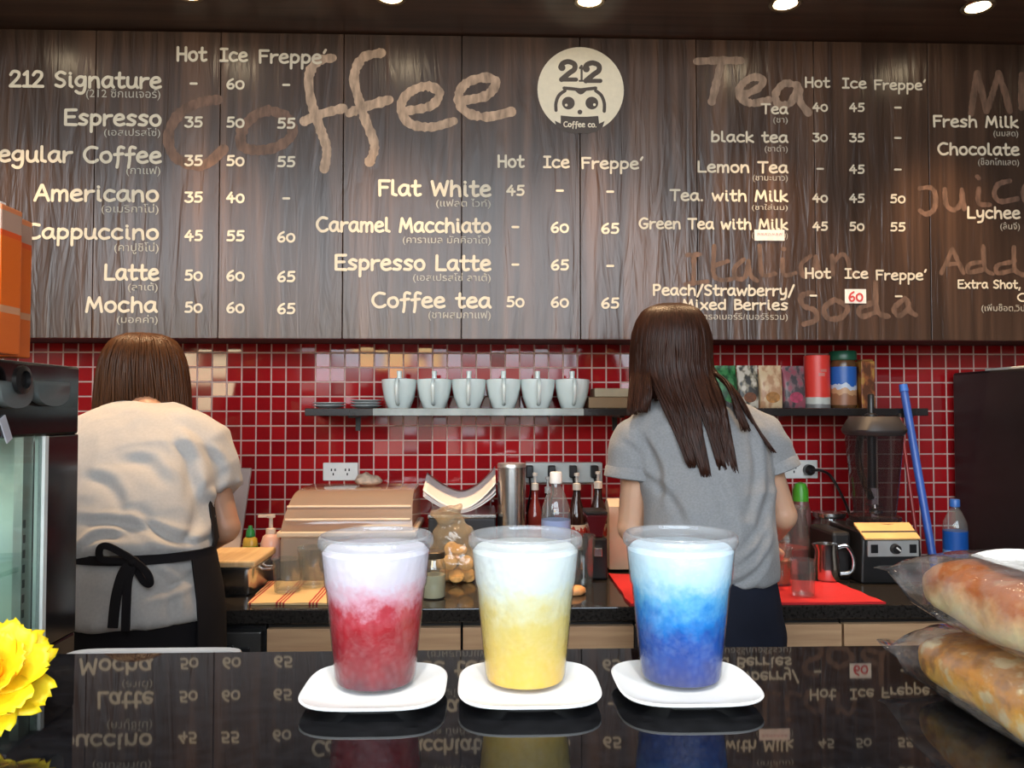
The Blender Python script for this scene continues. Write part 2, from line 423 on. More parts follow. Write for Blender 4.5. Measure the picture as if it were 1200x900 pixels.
# ================================================================ THE BAR the drinks stand on
def counter_mat():
    m = pmat('black_polished_stone', (0.006, 0.006, 0.007, 1), 0.025, var=0.5, vscale=(90, 90, 90), spec=0.25)
    return m
M_stone = counter_mat()
M_barfront = pmat('dark_wood_panel', (0.045, 0.030, 0.022, 1), 0.45, var=0.3, vscale=(2, 2, 30))
YE = PZ(600, 760.5, ZT).y
bar = thing('bar_counter', 'black polished bar top with mirror reflections under the three iced drinks', 'counter', (0, 0.45, 0))
build('worktop', MB().box(-2.2, 2.2, 0.16, YE, ZT - 0.04, ZT), M_stone, bar, smooth=False, bevel=0.0015)
build('bar_base', MB().box(-2.15, 2.15, 0.24, YE - 0.03, 0, ZT - 0.04), M_barfront, bar, smooth=False)
build('staff_ledge', MB().box(-2.15, 2.15, YE - 0.03, YE + 0.12, ZT - 0.085, ZT - 0.065), M_barfront, bar, smooth=False)
x0 = P(60, 760, 0.82).x; x1 = P(279, 760, 0.82).x
tr = MB(); hw = 0.06
ring = lambda inset, z: [(x0 + (x1 - x0) / 2 + ((x1 - x0) / 2 - inset) * sx, YE + 0.064 + (0.05 - inset) * sy, z) for sx, sy in
        [(math.copysign(abs(math.cos(a)) ** 0.25, math.cos(a)), math.copysign(abs(math.sin(a)) ** 0.35, math.sin(a))) for a in [2 * PI * i / 40 for i in range(40)]]]
tr.loft([ring(0.004, ZT - 0.064), ring(0.0, ZT - 0.052), ring(0.0, ZT - 0.034), ring(0.003, ZT - 0.028), ring(0.008, ZT - 0.030), ring(0.008, ZT - 0.05)])
M_greytray = pmat('grey_tray', (0.30, 0.29, 0.28, 1), 0.35, var=0.1)
tag(build('tray', tr, M_greytray, origin=((x0 + x1) / 2, YE + 0.06, ZT - 0.064)), 'grey round-cornered tray just behind the bar edge, below the apron', 'tray')

# ================================================================ BACK WORKTOP AND ITS CABINETS
XR = P(1122, 560, 2.6).x          # where the dark fridge begins
XL = -2.6
M_oak = None
def wood_mat(name, lo, hi, sc, rough=0.4):
    m, n, o = newmat(name)
    b = N(n, 'ShaderNodeBsdfPrincipled', i_Roughness=rough)
    z = N(n, 'ShaderNodeTexNoise', i_Scale=1.0, i_Detail=6.0, i_Distortion=0.4); n.links.new(noise_coord(n, sc), z.inputs['Vector'])
    r = N(n, 'ShaderNodeValToRGB'); r.color_ramp.elements[0].position = 0.3; r.color_ramp.elements[1].position = 0.72
    r.color_ramp.elements[0].color = lo; r.color_ramp.elements[1].color = hi
    n.links.new(z.outputs[0], r.inputs[0]); n.links.new(r.outputs[0], b.inputs['Base Color']); n.links.new(b.outputs[0], o.inputs[0]); return m
M_oak = wood_mat('light_oak_laminate', (0.44, 0.25, 0.135, 1), (0.62, 0.39, 0.22, 1), (3, 30, 60))
M_worktop = pmat('dark_granite', (0.022, 0.019, 0.017, 1), 0.10, var=0.6, vscale=(140, 140, 140))
tag(build('worktop', MB().box(XL, XR - 0.01, YC, YW - 0.001, ZB - 0.035, ZB), M_worktop, smooth=False, bevel=0.003, origin=(0, 2.3, ZB - 0.035)), 'dark granite worktop along the red tiled wall', 'worktop')
edges = [310, 541, 745, 918 + 0, 990, 1092]
xs = [P(q, 740, YC).x for q in (310, 541, 745)] + [P(q, 740, YC).x for q in (990, 1240)]
labs = ['oak fronted base cabinet beside the steel fridge, behind the red drink', 'oak fronted base cabinet behind the yellow drink', 'oak fronted base cabinet behind the legs of the long-haired woman', 'oak fronted base cabinet at the right, below the red mat']
for i in range(4):
    a, b_ = xs[i], min(xs[i + 1], XR - 0.012)
    t = thing('base_cabinet', labs[i], 'cabinet', ((a + b_) / 2, 2.3, 0), 'base cabinets under the worktop')
    build('body', MB().box(a + 0.002, b_ - 0.002, YC + 0.03, YW - 0.005, 0.08, ZB - 0.0355), M_satin, t, smooth=False)
    build('plinth', MB().box(a + 0.002, b_ - 0.002, YC + 0.08, YW - 0.01, 0.0, 0.08), M_satin, t, smooth=False)
    d = build('drawer', MB().box(a + 0.003, b_ - 0.003, YC + 0.010, YC + 0.03, ZB - 0.205, ZB - 0.050), M_oak, t, smooth=False, bevel=0.001)
    mid = (a + b_) / 2
    build('handle', MB().tube([(mid - 0.06, YC - 0.008, ZB - 0.16), (mid + 0.06, YC - 0.008, ZB - 0.16)], 0.005).tube([(mid - 0.05, YC - 0.008, ZB - 0.16), (mid - 0.05, YC + 0.01, ZB - 0.16)], 0.004).tube([(mid + 0.05, YC - 0.008, ZB - 0.16), (mid + 0.05, YC + 0.01, ZB - 0.16)], 0.004), M_steel, d)
    for (p_, q_) in ((a + 0.003, mid - 0.001), (mid + 0.001, b_ - 0.003)):
        build('door', MB().box(p_, q_, YC + 0.010, YC + 0.03, 0.085, ZB - 0.209), M_oak, t, smooth=False, bevel=0.001)
# under-counter fridge at the left
a, b_ = -1.45, xs[0] - 0.006
t = thing('undercounter_fridge', 'dark steel undercounter fridge below the worktop, behind the woman with bobbed hair', 'fridge', ((a + b_) / 2, 2.3, 0))
M_dsteel = pmat('dark_steel', (0.16, 0.15, 0.14, 1), 0.35, metal=0.8, var=0.1)
build('body', MB().box(a, b_, YC + 0.04, YW - 0.01, 0.0, ZB - 0.0355), M_satin, t, smooth=False)
dr = build('door', MB().box(a + 0.005, b_ - 0.004, YC + 0.004, YC + 0.04, 0.06, ZB - 0.055), M_dsteel, t, smooth=False, bevel=0.003)
build('door_panel', MB().box(a + 0.05, b_ - 0.07, YC - 0.001, YC + 0.006, 0.12, ZB - 0.085), M_black, dr, smooth=False, bevel=0.002)
build('handle', MB().box(b_ - 0.055, b_ - 0.03, YC - 0.004, YC + 0.006, 0.3, ZB - 0.09), M_black, dr, smooth=False, bevel=0.002)

# dark tall fridge on the right
M_fridge = pmat('charcoal_enamel', (0.016, 0.014, 0.016, 1), 0.38, var=0.15)
zf = P(1122, 437, 2.6).z
t = thing('refrigerator', 'tall charcoal refrigerator standing at the right end of the worktop', 'fridge', (XR + 0.3, 2.35, 0))
build('cabinet', MB().box(XR, XR + 0.62, 2.06, 2.62, 0.03, zf), M_fridge, t, smooth=False, bevel=0.008)
d = build('door', MB().box(XR, XR + 0.62, 2.0, 2.055, 0.05, zf), M_fridge, t, smooth=False, bevel=0.008)
build('handle', MB().tube(spline([(XR + 0.06, 2.0, 0.8), (XR + 0.06, 1.96, 0.83), (XR + 0.06, 1.96, 1.2), (XR + 0.06, 2.0, 1.23)]), 0.009), M_steel, d)
build('foot', MB().lathe([(0.02, 0), (0.02, 0.03)], (XR + 0.06, 2.12, 0), 12, cap0=True, cap1=True), M_black, t)
build('foot', MB().lathe([(0.02, 0), (0.02, 0.03)], (XR + 0.06, 2.56, 0), 12, cap0=True, cap1=True), M_black, t)
build('foot', MB().lathe([(0.02, 0), (0.02, 0.03)], (XR + 0.56, 2.12, 0), 12, cap0=True, cap1=True), M_black, t)
build('foot', MB().lathe([(0.02, 0), (0.02, 0.03)], (XR + 0.56, 2.56, 0), 12, cap0=True, cap1=True), M_black, t)
q = P(1194, 433, 2.45)
tag(build('paper_sheet', MB().obox((q.x, q.y, zf + 0.006), (0.09, 0.2, 0.011)), pmat('pale_paper', (0.7, 0.7, 0.66, 1), 0.7), bevel=0.002, origin=(q.x, q.y, zf)), 'thin pale pad lying on top of the charcoal refrigerator', 'paper')
# ================================================================ MENU BOARD
zt = P(600, 43.0, YB).z; zb = P(600, 397.5, YB).z
def board_mat(name, seed):
    m, n, o = newmat(name)
    b = N(n, 'ShaderNodeBsdfPrincipled', i_Roughness=0.30)
    b.inputs['Specular IOR Level'].default_value = 0.6
    z = N(n, 'ShaderNodeTexNoise', i_Scale=1.0, i_Detail=6.0, i_Distortion=0.6); n.links.new(noise_coord(n, (26, 26, 0.9)), z.inputs['Vector'])
    z2 = N(n, 'ShaderNodeTexNoise', i_Scale=1.0, i_Detail=2.0); n.links.new(noise_coord(n, (3.2, 3.2, 0.7)), z2.inputs['Vector'])
    ad = N(n, 'ShaderNodeMath', operation='MULTIPLY_ADD'); ad.inputs[1].default_value = 0.6
    n.links.new(z2.outputs[0], ad.inputs[0]); n.links.new(z.outputs[0], ad.inputs[2])
    r = N(n, 'ShaderNodeValToRGB'); el = r.color_ramp.elements
    el[0].position = 0.50; el[0].color = (0.020, 0.0105, 0.0070, 1); el[1].position = 1.0; el[1].color = (0.105, 0.058, 0.038, 1)
    k = el.new(0.8); k.color = (0.050, 0.0275, 0.0185, 1)
    n.links.new(ad.outputs[0], r.inputs[0]); n.links.new(r.outputs[0], b.inputs['Base Color'])
    # film wrinkles running down the face
    w1 = N(n, 'ShaderNodeTexNoise', i_Scale=1.0, i_Detail=3.0, i_Distortion=1.2); n.links.new(noise_coord(n, (26, 26, 3.2)), w1.inputs['Vector'])
    bp = N(n, 'ShaderNodeBump', i_Strength=0.5, i_Distance=0.007); n.links.new(w1.outputs[0], bp.inputs['Height']); n.links.new(bp.outputs[0], b.inputs['Normal'])
    n.links.new(b.outputs[0], o.inputs[0]); return m
M_board = board_mat('dark_wood_film', 0)
def flat_mat(name, col, rough=0.6, mottled=0.1, sc=(60, 60, 60)): return pmat(name, col, rough, var=mottled, vscale=sc)
M_chalk = flat_mat('cream_lettering', (0.64, 0.58, 0.46, 1), 0.55, 0.06)
M_thai = flat_mat('pale_small_lettering', (0.42, 0.40, 0.34, 1), 0.55, 0.06)
def headmat(name, c): return flat_mat(name, srgb(*c), 0.6, 0.45, (60, 60, 18))
M_h1 = headmat('dull_red_brown_chalk', (104, 78, 64)); M_h2 = headmat('tan_chalk', (172, 146, 124)); M_h3 = headmat('faded_brown_chalk', (98, 74, 60)); M_h4 = headmat('grey_brown_chalk', (140, 118, 102))
seams = [-150, 110, 257, 402, 541, 680, 817, 955, 1089, 1250, 1400]
sx = [P(q, 220, YB).x for q in seams]
board = thing('menu_board', 'long dark wood menu board of coffee and tea prices above the red tiles', 'menu board', (0, YB, zb))
for i in range(10):
    build('panel', MB().box(sx[i] + 0.0012, sx[i + 1] - 0.0012, YB, YB + 0.018, zb, zt), M_board, board, smooth=False, bevel=0.0012)
build('carcass', MB().box(sx[0], sx[-1], YB + 0.0185, YW - 0.002, zb + 0.004, zt), M_satin, board, smooth=False)

# --- hand lettering: every character is a set of pen strokes in tenths of the cap height
G = {
'A': (8, ['0,0 3.6,10 4.2,10 7.6,0', '1.6,3.6 6.4,3.6']), 'B': (7, ['1,0 1,10', '~1,10 5,9.4 5.4,7 1.4,5.4', '~1.4,5.4 6,4.8 6.4,1.6 1,0']),
'C': (8.5, ['~7.6,9.4 4,10 1,7.4 0.6,3.6 3,0.4 6,0.2 8,1.4']), 'E': (7.6, ['1,0.2 1,9.8', '1,9.8 7.2,10', '1,5.2 6.2,5.4', '1,0.2 7.4,0']),
'F': (7.2, ['1.2,0 1,9.8', '1,9.8 7,9.8', '1,5.4 5.8,5.4']), 'G': (8.5, ['~7.4,9.2 4,10 1,7.4 0.6,3.4 3.4,0.2 7,1.2 7.4,4.2', '4.6,4.4 8,4.4']),
'H': (8, ['1,0 1,10', '7,0 7,10', '1,5 7,5']), 'I': (6, ['0.6,9.8 5.4,9.8', '3,9.8 3,0.2', '0.4,0.2 5.6,0.2']),
'L': (7, ['1.2,10 1,0.2 6.8,0.2']), 'M': (10.4, ['0.8,0 2.2,9.8 5.2,2.6 8.2,9.8 9.6,0']), 'P': (7.2, ['1,0 1,10', '~1,9.8 5.4,9.8 6.4,7.2 4.6,5 1,4.8']),
'R': (7.6, ['1,0 1,10', '~1,9.8 5.4,9.8 6.2,7.4 4.6,5.4 1,5', '2.6,5 7,0']), 'S': (7, ['~6.2,9 3.4,10 1,8 2,5.8 5,4.4 6,2.2 3.8,0.2 0.8,1.2']),
'T': (8, ['0.4,9.8 7.8,9.8', '4.2,9.8 4,0']), 'W': (11, ['0.6,9.6 2.6,0.4 5.6,8 8.2,0.4 10.4,9.8']),
'a': (7.4, ['~6,6.4 3.4,7 1,5 0.8,2.2 2.6,0.3 5,1.6 6.1,5.4', '~6.1,6.6 6,2.4 7.2,0.2']), 'b': (7.2, ['1.2,10 1,0.2', '~1,4.6 3.2,6.8 6,5.6 6.2,2.2 4,0.2 1,0.6']),
'c': (6.6, ['~6,6.2 3.2,7 1,4.8 1,2 3.2,0.2 6.2,1']), 'd': (7.4, ['6.2,10 6.2,0.2', '~6,6 3.2,6.8 0.9,4.6 1,1.8 3.2,0.2 6,1.6']),
'e': (6.8, ['~1,3.6 4,4 6,4.8 5,6.8 2.6,6.8 0.8,4.4 1.2,1.4 3.6,0.1 6.4,0.9']), 'f': (5.8, ['~6,9.8 4,10.4 2.8,8.6 2.8,2 2.2,-3.2', '0.6,5.2 5.4,5.8']),
'g': (7.2, ['~6,6.2 3.2,7 1,5 1,2.6 3,1 5.4,2.4 6,6', '~6.2,6.8 6.2,0 5,-3.6 2.6,-4 0.8,-2.8']), 'h': (7.2, ['1.1,10 1,0', '~1,4 3.2,6.6 5.6,6 6.2,3 6.4,0']),
'i': (3.6, ['1.6,6.8 1.6,1 2.8,0.2', '1.5,9.3 1.7,9.1']), 'k': (6.8, ['1.1,10 1,0', '5.8,6.6 1.2,3.2 6.4,0']), 'l': (4, ['1.2,10 1.2,1 3.4,0.2']),
'm': (10, ['1,6.8 1,0', '~1,4.2 2.8,6.6 4.8,5.6 5,0', '~5,4.2 6.8,6.6 8.8,5.6 9,0']), 'n': (7.4, ['1,6.8 1,0', '~1,3.8 3.2,6.6 5.6,6 6.2,3 6.4,0']),
'o': (7, ['~3.4,6.8 1.2,5.6 0.8,2.4 3,0.2 5.6,1 6.4,4 5,6.5 3.4,6.8']), 'p': (7, ['1.2,6.8 1,-4.4', '~1,4.8 3.2,6.8 6,5.4 6,2.2 3.8,0.4 1,1.2']),
'r': (5.6, ['1,6.8 1,0', '~1,3.6 2.8,6 5.4,6.4']), 's': (6.2, ['~5.6,6.2 3.2,7 1.2,5.4 3,3.8 5.2,2.4 4,0.4 0.8,0.6']), 't': (5.8, ['~2.6,9.8 2.4,2 3.6,0.2 5.6,0.8', '0.4,6.4 5.4,6.6']),
'u': (7.2, ['~1,6.8 1,2 2.8,0.2 5.4,1.6 6,6.6', '~6.1,6.8 6,2 7,0.2']), 'w': (9.4, ['0.6,6.8 2.4,0.2 4.8,5.4 6.8,0.2 9,6.8']), 'x': (6.8, ['0.8,6.8 6.2,0', '6.2,6.8 0.6,0']),
'y': (7, ['~1,6.8 1.4,2.6 3.4,1.4 6,3.4', '~6.2,6.8 5.8,0 4.6,-3.2 1.6,-3.8']), '/': (6, ['0.6,-1.4 5.4,10.4']), "'": (3, ['2.2,11 1,8.6']), ',': (3, ['1.8,0.8 0.8,-2']), '.': (3, ['1.2,0.3 1.6,0.3']),
'-': (6, ['1,4.4 5,4.4']), '0': (7.6, ['~3.6,8 1.2,6.4 0.8,2.8 3.2,0.2 6,1.2 6.8,4.8 5.6,7.4 3.6,8']), '1': (5, ['1,8 3,10 3,0.2', '0.8,0.2 5,0.2']), '2': (7, ['~0.8,7.8 2.4,10 5.4,9.4 5.6,6.6 3,3 0.6,0.2', '0.6,0.2 6.6,0.2']),
'3': (6.8, ['0.8,9.6 5.8,9.6 3.2,5.8', '~3.2,5.8 6,4.6 5.8,1.4 3,0 0.6,1.2']), '4': (7.6, ['4.4,9.8 0.6,3.6 7,3.8', '5,6.6 4.8,0']), '5': (6.8, ['6,9.8 1.8,9.6 1.4,5.6', '~1.4,5.6 4.4,6 6,3.6 4.6,0.6 0.8,0.6']), '6': (6.8, ['~5.4,9.8 2.4,7.6 0.8,3.6 2.2,0.4 5,0.6 6,3 4.4,5 1.2,3.6']),
' ': (5, []),
}
def strokes_of(text):
    x = 0; res = []; wi = 0
    for ch in text:
        if ch == ' ': wi += 1
        w_, st = G[ch]
        for s_ in st:
            sm = s_[0] == '~'
            pts = [Vector((float(a.split(',')[0]) + x, float(a.split(',')[1]), 0)) for a in s_.lstrip('~').split()]
            if sm: pts = spline(pts, 4)
            res.append((pts, wi))
        x += w_ + 0.8
    return res, x - 0.8
YT = YB - 0.0012
def pen(mb, pts, wd, Y, rough=0.0):
    """one pen stroke of a round nib as a single strip on the plane Y, facing the room; pts in (x, z).
    Sharp corners start a new strip lying a hair above the last one."""
    pts = [Vector((p[0], p[1])) for p in pts]
    runs = [[pts[0]]]
    for i in range(1, len(pts)):
        runs[-1].append(pts[i])
        if i + 1 < len(pts):
            d0 = (pts[i] - pts[i - 1]); d1 = (pts[i + 1] - pts[i])
            if d0.length > 1e-7 and d1.length > 1e-7 and d0.angle(d1) > 0.75: runs.append([pts[i]])
    for q in runs:
        q = [p for i, p in enumerate(q) if i == 0 or (p - q[i - 1]).length > 1e-6]
        if len(q) < 2: q = [q[0], q[0] + Vector((1e-4, 0))]
        mb.lev = getattr(mb, 'lev', 0) + 1
        y = Y - 0.00002 * (mb.lev % 24)
        dy = [0.000003 * i for i in range(len(q))]
        k0 = len(mb.v); m_ = len(q); L = []; R = []
        for i, p in enumerate(q):
            r = wd / 2
            if rough: r *= 1 + rough * noise.noise(Vector((p.x * 90, p.y * 90, 3.1))) + rough * 0.6 * noise.noise(Vector((p.x * 300, p.y * 300, 8.1)))
            t_ = (q[min(i + 1, m_ - 1)] - q[max(i - 1, 0)]).normalized(); n_ = Vector((-t_.y, t_.x))
            L.append(p + n_ * r); R.append(p - n_ * r)
        t0 = (q[1] - q[0]).normalized(); t1 = (q[-1] - q[-2]).normalized()
        arc = lambda c, a, s_: [c + Vector((a.x * math.cos(s_ * PI * k / 6) - a.y * math.sin(s_ * PI * k / 6), a.x * math.sin(s_ * PI * k / 6) + a.y * math.cos(s_ * PI * k / 6))) for k in range(1, 6)]
        vs = L + R; fs = []
        for i in range(m_ - 1): fs.append((i, m_ + i, m_ + i + 1, i + 1))
        c0 = arc(q[0], L[0] - q[0], 1); k = len(vs); vs = vs + c0; fs.append(tuple([0] + list(range(k, k + 5)) + [m_]))
        c1 = arc(q[-1], R[-1] - q[-1], 1); k = len(vs); vs = vs + c1; fs.append(tuple([2 * m_ - 1] + list(range(k, k + 5)) + [m_ - 1]))
        ys = dy + dy + [dy[0]] * 5 + [dy[-1]] * 5
        mb.add([(p.x, y - e_, p.y) for p, e_ in zip(vs, ys)], fs)
    return mb
def px2m(px): return px / FPX * YB
def write(mb, text, x0, x1, base, cap, nib=0.205, Y=YT, word=None):
    """write text so that it runs between the columns x0 and x1 with its right end on the line base"""
    st, wd = strokes_of(text)
    a = P(x0, base, YB); b = P(x1, base, YB); z0 = b.z; k = px2m(cap) / 10
    kx = (b.x - a.x) / wd
    for s_, wi in st:
        if word is None or wi == word: pen(mb, [(a.x + p.x * kx, z0 + p.y * k) for p in s_], px2m(cap) * nib, Y)
    return mb
def face_room(mb):
    """turn every flat face so that it looks into the room"""
    for i, f in enumerate(mb.f):
        n_ = Vector((0, 0, 0))
        for j in range(len(f)):
            p, q = mb.v[f[j]], mb.v[f[(j + 1) % len(f)]]; n_ += p.cross(q)
        if n_.y > 0: mb.f[i] = tuple(reversed(f))
    return mb
def part_text(name, mb, m, label):
    o = build(name, face_room(mb), m, board, smooth=False, flat=True); o['label'] = label; return o
def thai(text, x0, x1, y0, y1):
    c = bpy.data.curves.new('tmp', 'FONT'); c.body = text; c.resolution_u = 2; o = bpy.data.objects.new('tmp', c); COL.objects.link(o)
    dg = bpy.context.evaluated_depsgraph_get(); dg.update(); me = bpy.data.meshes.new_from_object(o.evaluated_get(dg))
    vs = [v.co.copy() for v in me.vertices]; fs = [tuple(p.vertices) for p in me.polygons]
    bpy.data.objects.remove(o); bpy.data.curves.remove(c); bpy.data.meshes.remove(me)
    ax, bx = min(v.x for v in vs), max(v.x for v in vs); az, bz = min(v.y for v in vs), max(v.y for v in vs)
    A = P(x0, y1, YB); B = P(x1, y1, YB); H_ = px2m(y1 - y0)
    mb = MB(); mb.v = [Vector((A.x + (v.x - ax) / (bx - ax) * (B.x - A.x), YT, B.z + (v.y - az) / (bz - az) * H_)) for v in vs]; mb.f = fs
    part_text('thai_lettering', mb, M_thai, 'small pale Thai lettering reading ' + text)

def heads(cols):
    for text, x0, x1, base, cap in cols:
        part_text('column_heading', write(MB(), text, x0, x1, base, cap), M_chalk, 'cream lettering reading ' + text)
heads([('Hot', 207, 242, 71.5, 15.5), ('Ice', 258, 290, 72, 14.5), ("Freppe'", 303, 383, 74.5, 14.5), ('Hot', 583, 614, 196, 13.5), ('Ice', 637, 667, 196.5, 13), ("Freppe'", 681, 754, 198, 12.5),
       ('Hot', 943, 972, 102.5, 11.5), ('Ice', 987, 1015, 103.5, 11.5), ("Freppe'", 1024, 1085, 105.5, 11), ('Hot', 943, 973, 326, 11.5), ('Ice', 990, 1017, 326, 11), ("Freppe'", 1026, 1086, 328, 11)])
NAMES = [('212 Signature', 11, 189, 103.5, 17.5), ('Espresso', 75, 189, 147.5, 17.5), ('Regular Coffee', -19, 189, 191, 17.5), ('Americano', 41, 186, 236, 17.5), ('Cappuccino', 30, 186, 280.5, 16.5), ('Latte', 122, 186, 328, 17), ('Mocha', 100, 184, 365.5, 16.5),
    ('Flat White', 443, 575, 230, 17.5), ('Caramel Macchiato', 371, 575, 272.5, 16), ('Espresso Latte', 392, 575, 317, 17), ('Coffee tea', 436, 575, 360.5, 16.5),
    ('Tea', 892, 923, 133.5, 11.5), ('black tea', 833, 923, 167, 12), ('Lemon Tea', 817, 923, 202.5, 12.5), ('Tea. with Milk', 785, 923, 236, 12.5), ('Green Tea with Milk', 749, 923, 269, 12),
    ('Peach/Strawberry/', 765, 931, 346.5, 12), ('Mixed Berries', 799, 923, 363, 11.5), ('Fresh Milk', 1093, 1193, 149.5, 13), ('Chocolate', 1099, 1194, 182, 13.5), ('Lychee', 1133, 1195, 256, 13), ('Extra Shot,', 1122, 1196, 338, 9.5), ('C', 1192, 1203, 353, 9)]
for text, x0, x1, base, cap in NAMES:
    for wi, word in enumerate(text.split(' ')):
        part_text('menu_word', write(MB(), text, x0, x1, base, cap, word=wi), M_chalk, 'cream lettering reading ' + word)
def prices(rows, cols, h):
    for base, vals in rows:
        for (c, dy), v in zip(cols, vals):
            mb = MB()
            if v == '-': write(mb, '-', c - 5, c + 5, base + dy - 1, h, 0.25)
            elif v: write(mb, v, c - 11 * h / 11.5, c + 11 * h / 11.5, base + dy, h * 1.05, 0.22)
            else: continue
            part_text('price', mb, M_chalk, 'cream dash in the price list' if v == '-' else 'cream figure ' + v)
prices([(104, ('-', '60', '-')), (149, ('35', '50', '55')), (194, ('35', '50', '55')), (237, ('35', '40', '-')), (282, ('45', '55', '60')), (328.5, ('50', '60', '65')), (366, ('50', '60', '65'))], [(227, 0), (276, 0.3), (335.5, 1.5)], 11)
prices([(229, ('45', '-', '-')), (272, ('-', '60', '65')), (316, ('-', '65', '-')), (359.5, ('50', '60', '65'))], [(604, 0), (656, 0.3), (715, 1.5)], 11)
prices([(130.5, ('40', '45', '-')), (166, ('30', '35', '-')), (203, ('-', '45', '-')), (237, ('40', '45', '50')), (270, ('45', '50', '55'))], [(961, 0), (1004, 0.3), (1052, 0.8)], 9.3)
prices([(351.5, ('-', '', '-'))], [(953, 0), (1004, 0), (1053, 0.8)], 9.3)
for a in [('(212 ซิกเนเจอร์)', 101, 188, 105, 118), ('(เอสเปรสโซ่)', 122, 188, 150, 162), ('(กาแฟ)', 148, 188, 195, 207), ('(อเมริกาโน่)', 119, 186, 239, 252), ('(คาปูชิโน่)', 134, 186, 284, 298), ('(ลาเต้)', 150, 185, 331, 343), ('(มอคค่า)', 137, 185, 369, 381),
          ('(แฟลต ไวท์)', 511, 575, 233, 245), ('(คาราเมล มัคคิอาโต)', 472, 575, 276, 288), ('(เอสเปรสโซ่ ลาเต้)', 484, 575, 320, 332), ('(ชาผสมกาแฟ)', 502, 575, 364, 376),
          ('(ชา)', 906, 923, 137, 146), ('(ชาดำ)', 896, 923, 170, 180), ('(ชามะนาว)', 882, 923, 205, 214), ('(ชาใส่นม)', 881, 923, 239, 248), ('(ชาเขียวใส่นม)', 881, 923, 271, 281), ('(พีช/สตรอเบอร์รี่/เบอร์รี่รวม)', 795, 923, 366, 377),
          ('(นมสด)', 1164, 1193, 153, 162), ('(ช็อกโกแลต)', 1146, 1194, 185, 196), ('(ลิ้นจี่)', 1172, 1195, 260, 271), ('(เพิ่มช็อต,วิปครีม)', 1150, 1222, 356, 367)]:
    thai(*a)
# --- the big chalk headings, under the small lettering
def big(word, m, nib, letters):
    mb = MB()
    for s_ in letters:
        pts = [tuple(float(c) for c in q.split(',')) for q in s_.lstrip('~').split()]
        pts = [(P(a, b, YB).x, P(a, b, YB).z, 0) for a, b in pts]
        pts = spline(pts, 8) if s_[0] == '~' else spline(pts, 8)
        pen(mb, pts, px2m(nib), YB - 0.0004, 0.35)
    part_text('section_heading', mb, m, 'large brush lettering reading ' + word)
big('Co of Coffee', M_h1, 12, ['~255,117 235,120 212,132 198,155 201,178 215,190 240,193 262,175', '~300,134 285,150 283,170 300,176 325,172 342,158 338,140 318,130 300,134'])
big('ffee of Coffee', M_h2, 11, ['~390,68 372,72 362,90 365,120 375,150 383,175 380,198', '~357,142 375,134 402,127', '~447,62 425,68 415,90 420,115 428,140 439,170 433,190', '~409,133 425,126 456,117',
     '~477,130 505,124 515,109 500,101 479,109 470,125 479,144 505,149 532,142', '~543,118 570,112 581,97 568,91 546,98 537,114 546,131 570,137 599,131'])
big('Tea', M_h4, 9, ['~816,72 840,71 868,71', '~845,73 840,95 834,119', '~870,112 889,103 894,93 881,91 868,101 867,114 881,121 901,117', '~934,100 919,98 909,110 912,122 926,121 936,103 937,118 947,132'])
big('Mi', M_h3, 8, ['~1138,133 1141,110 1145,86', '1145,86 1156,130', '1156,130 1163,110 1170,86', '1170,86 1178,110 1183,130', '~1197,88 1197,105 1197,126'])
big('Juice', M_h1, 6, ['~1078,221 1090,220 1096,228 1095,244 1086,251 1078,247', '~1107,222 1109,240 1118,246 1126,238 1127,222', '1127,222 1130,245', '~1147,221 1147,238 1160,240', '1145,207 1147,209', '~1183,212 1170,216 1165,227 1172,236 1192,233', '~1199,228 1212,222 1208,212 1199,222 1202,236 1216,233'])
big('Italian', M_h3, 5.5, ['805,299 821,298', '813,299 813,332', '803,333 829,330', '~837,288 836,320 844,328 858,327', '835,312 853,306', '~872,304 861,314 862,326 873,325 877,306', '877,306 880,323 887,329', '~890,288 892,318 896,323 908,321', '~917,304 917,319 922,323 932,320', '917,292 919,292', '~950,300 939,310 942,324 953,318 956,301', '956,301 960,318 966,323', '975,300 976,322', '~976,309 986,298 993,304 996,318 1002,321'])
big('Soda', M_h3, 6.5, ['~952,343 939,347 941,358 955,364 956,375 942,380', '~978,351 966,361 970,373 986,372 993,360 978,351', '~1022,355 1007,362 1010,371 1026,366', '1026,331 1028,364 1041,371', '~1060,350 1048,361 1053,370 1064,362 1063,352', '1063,352 1066,364 1073,369'])
big('Add', M_h3, 5.5, ['1103,320 1116,292', '1116,292 1129,320', '1108,310 1124,309', '~1151,307 1136,310 1135,319 1152,316', '1152,288 1154,314 1163,321', '~1186,307 1169,311 1169,320 1186,317', '1188,290 1189,315 1198,322'])
# --- stickers
def sticker(x0, x1, y0, y1, m):
    a = P(x0, y1, YB); b = P(x1, y0, YB)
    o = build('price_sticker', MB().box(a.x, b.x, YB - 0.0022, YB - 0.0003, a.z, b.z), m, board, smooth=False); return o
M_stk = flat_mat('white_sticker', (0.82, 0.78, 0.74, 1)); M_stkp = flat_mat('pale_pink_sticker', (0.84, 0.72, 0.68, 1)); M_redink = flat_mat('red_ink', (0.55, 0.05, 0.05, 1)); M_pinkink = flat_mat('faded_pink_ink', (0.66, 0.33, 0.33, 1))
s1 = sticker(990, 1014.5, 339, 355.5, M_stk); s1['label'] = 'white sticker with red 60'
o = build('sticker_print', face_room(write(MB(), '60', 994, 1011, 353, 11, 0.2, YB - 0.0030)), M_redink, s1, smooth=False, flat=True); o['label'] = 'red figure 60'
s2 = sticker(884, 919, 269.5, 282, M_stkp); s2['label'] = 'pale pink sticker over the Thai line'
mb = MB()
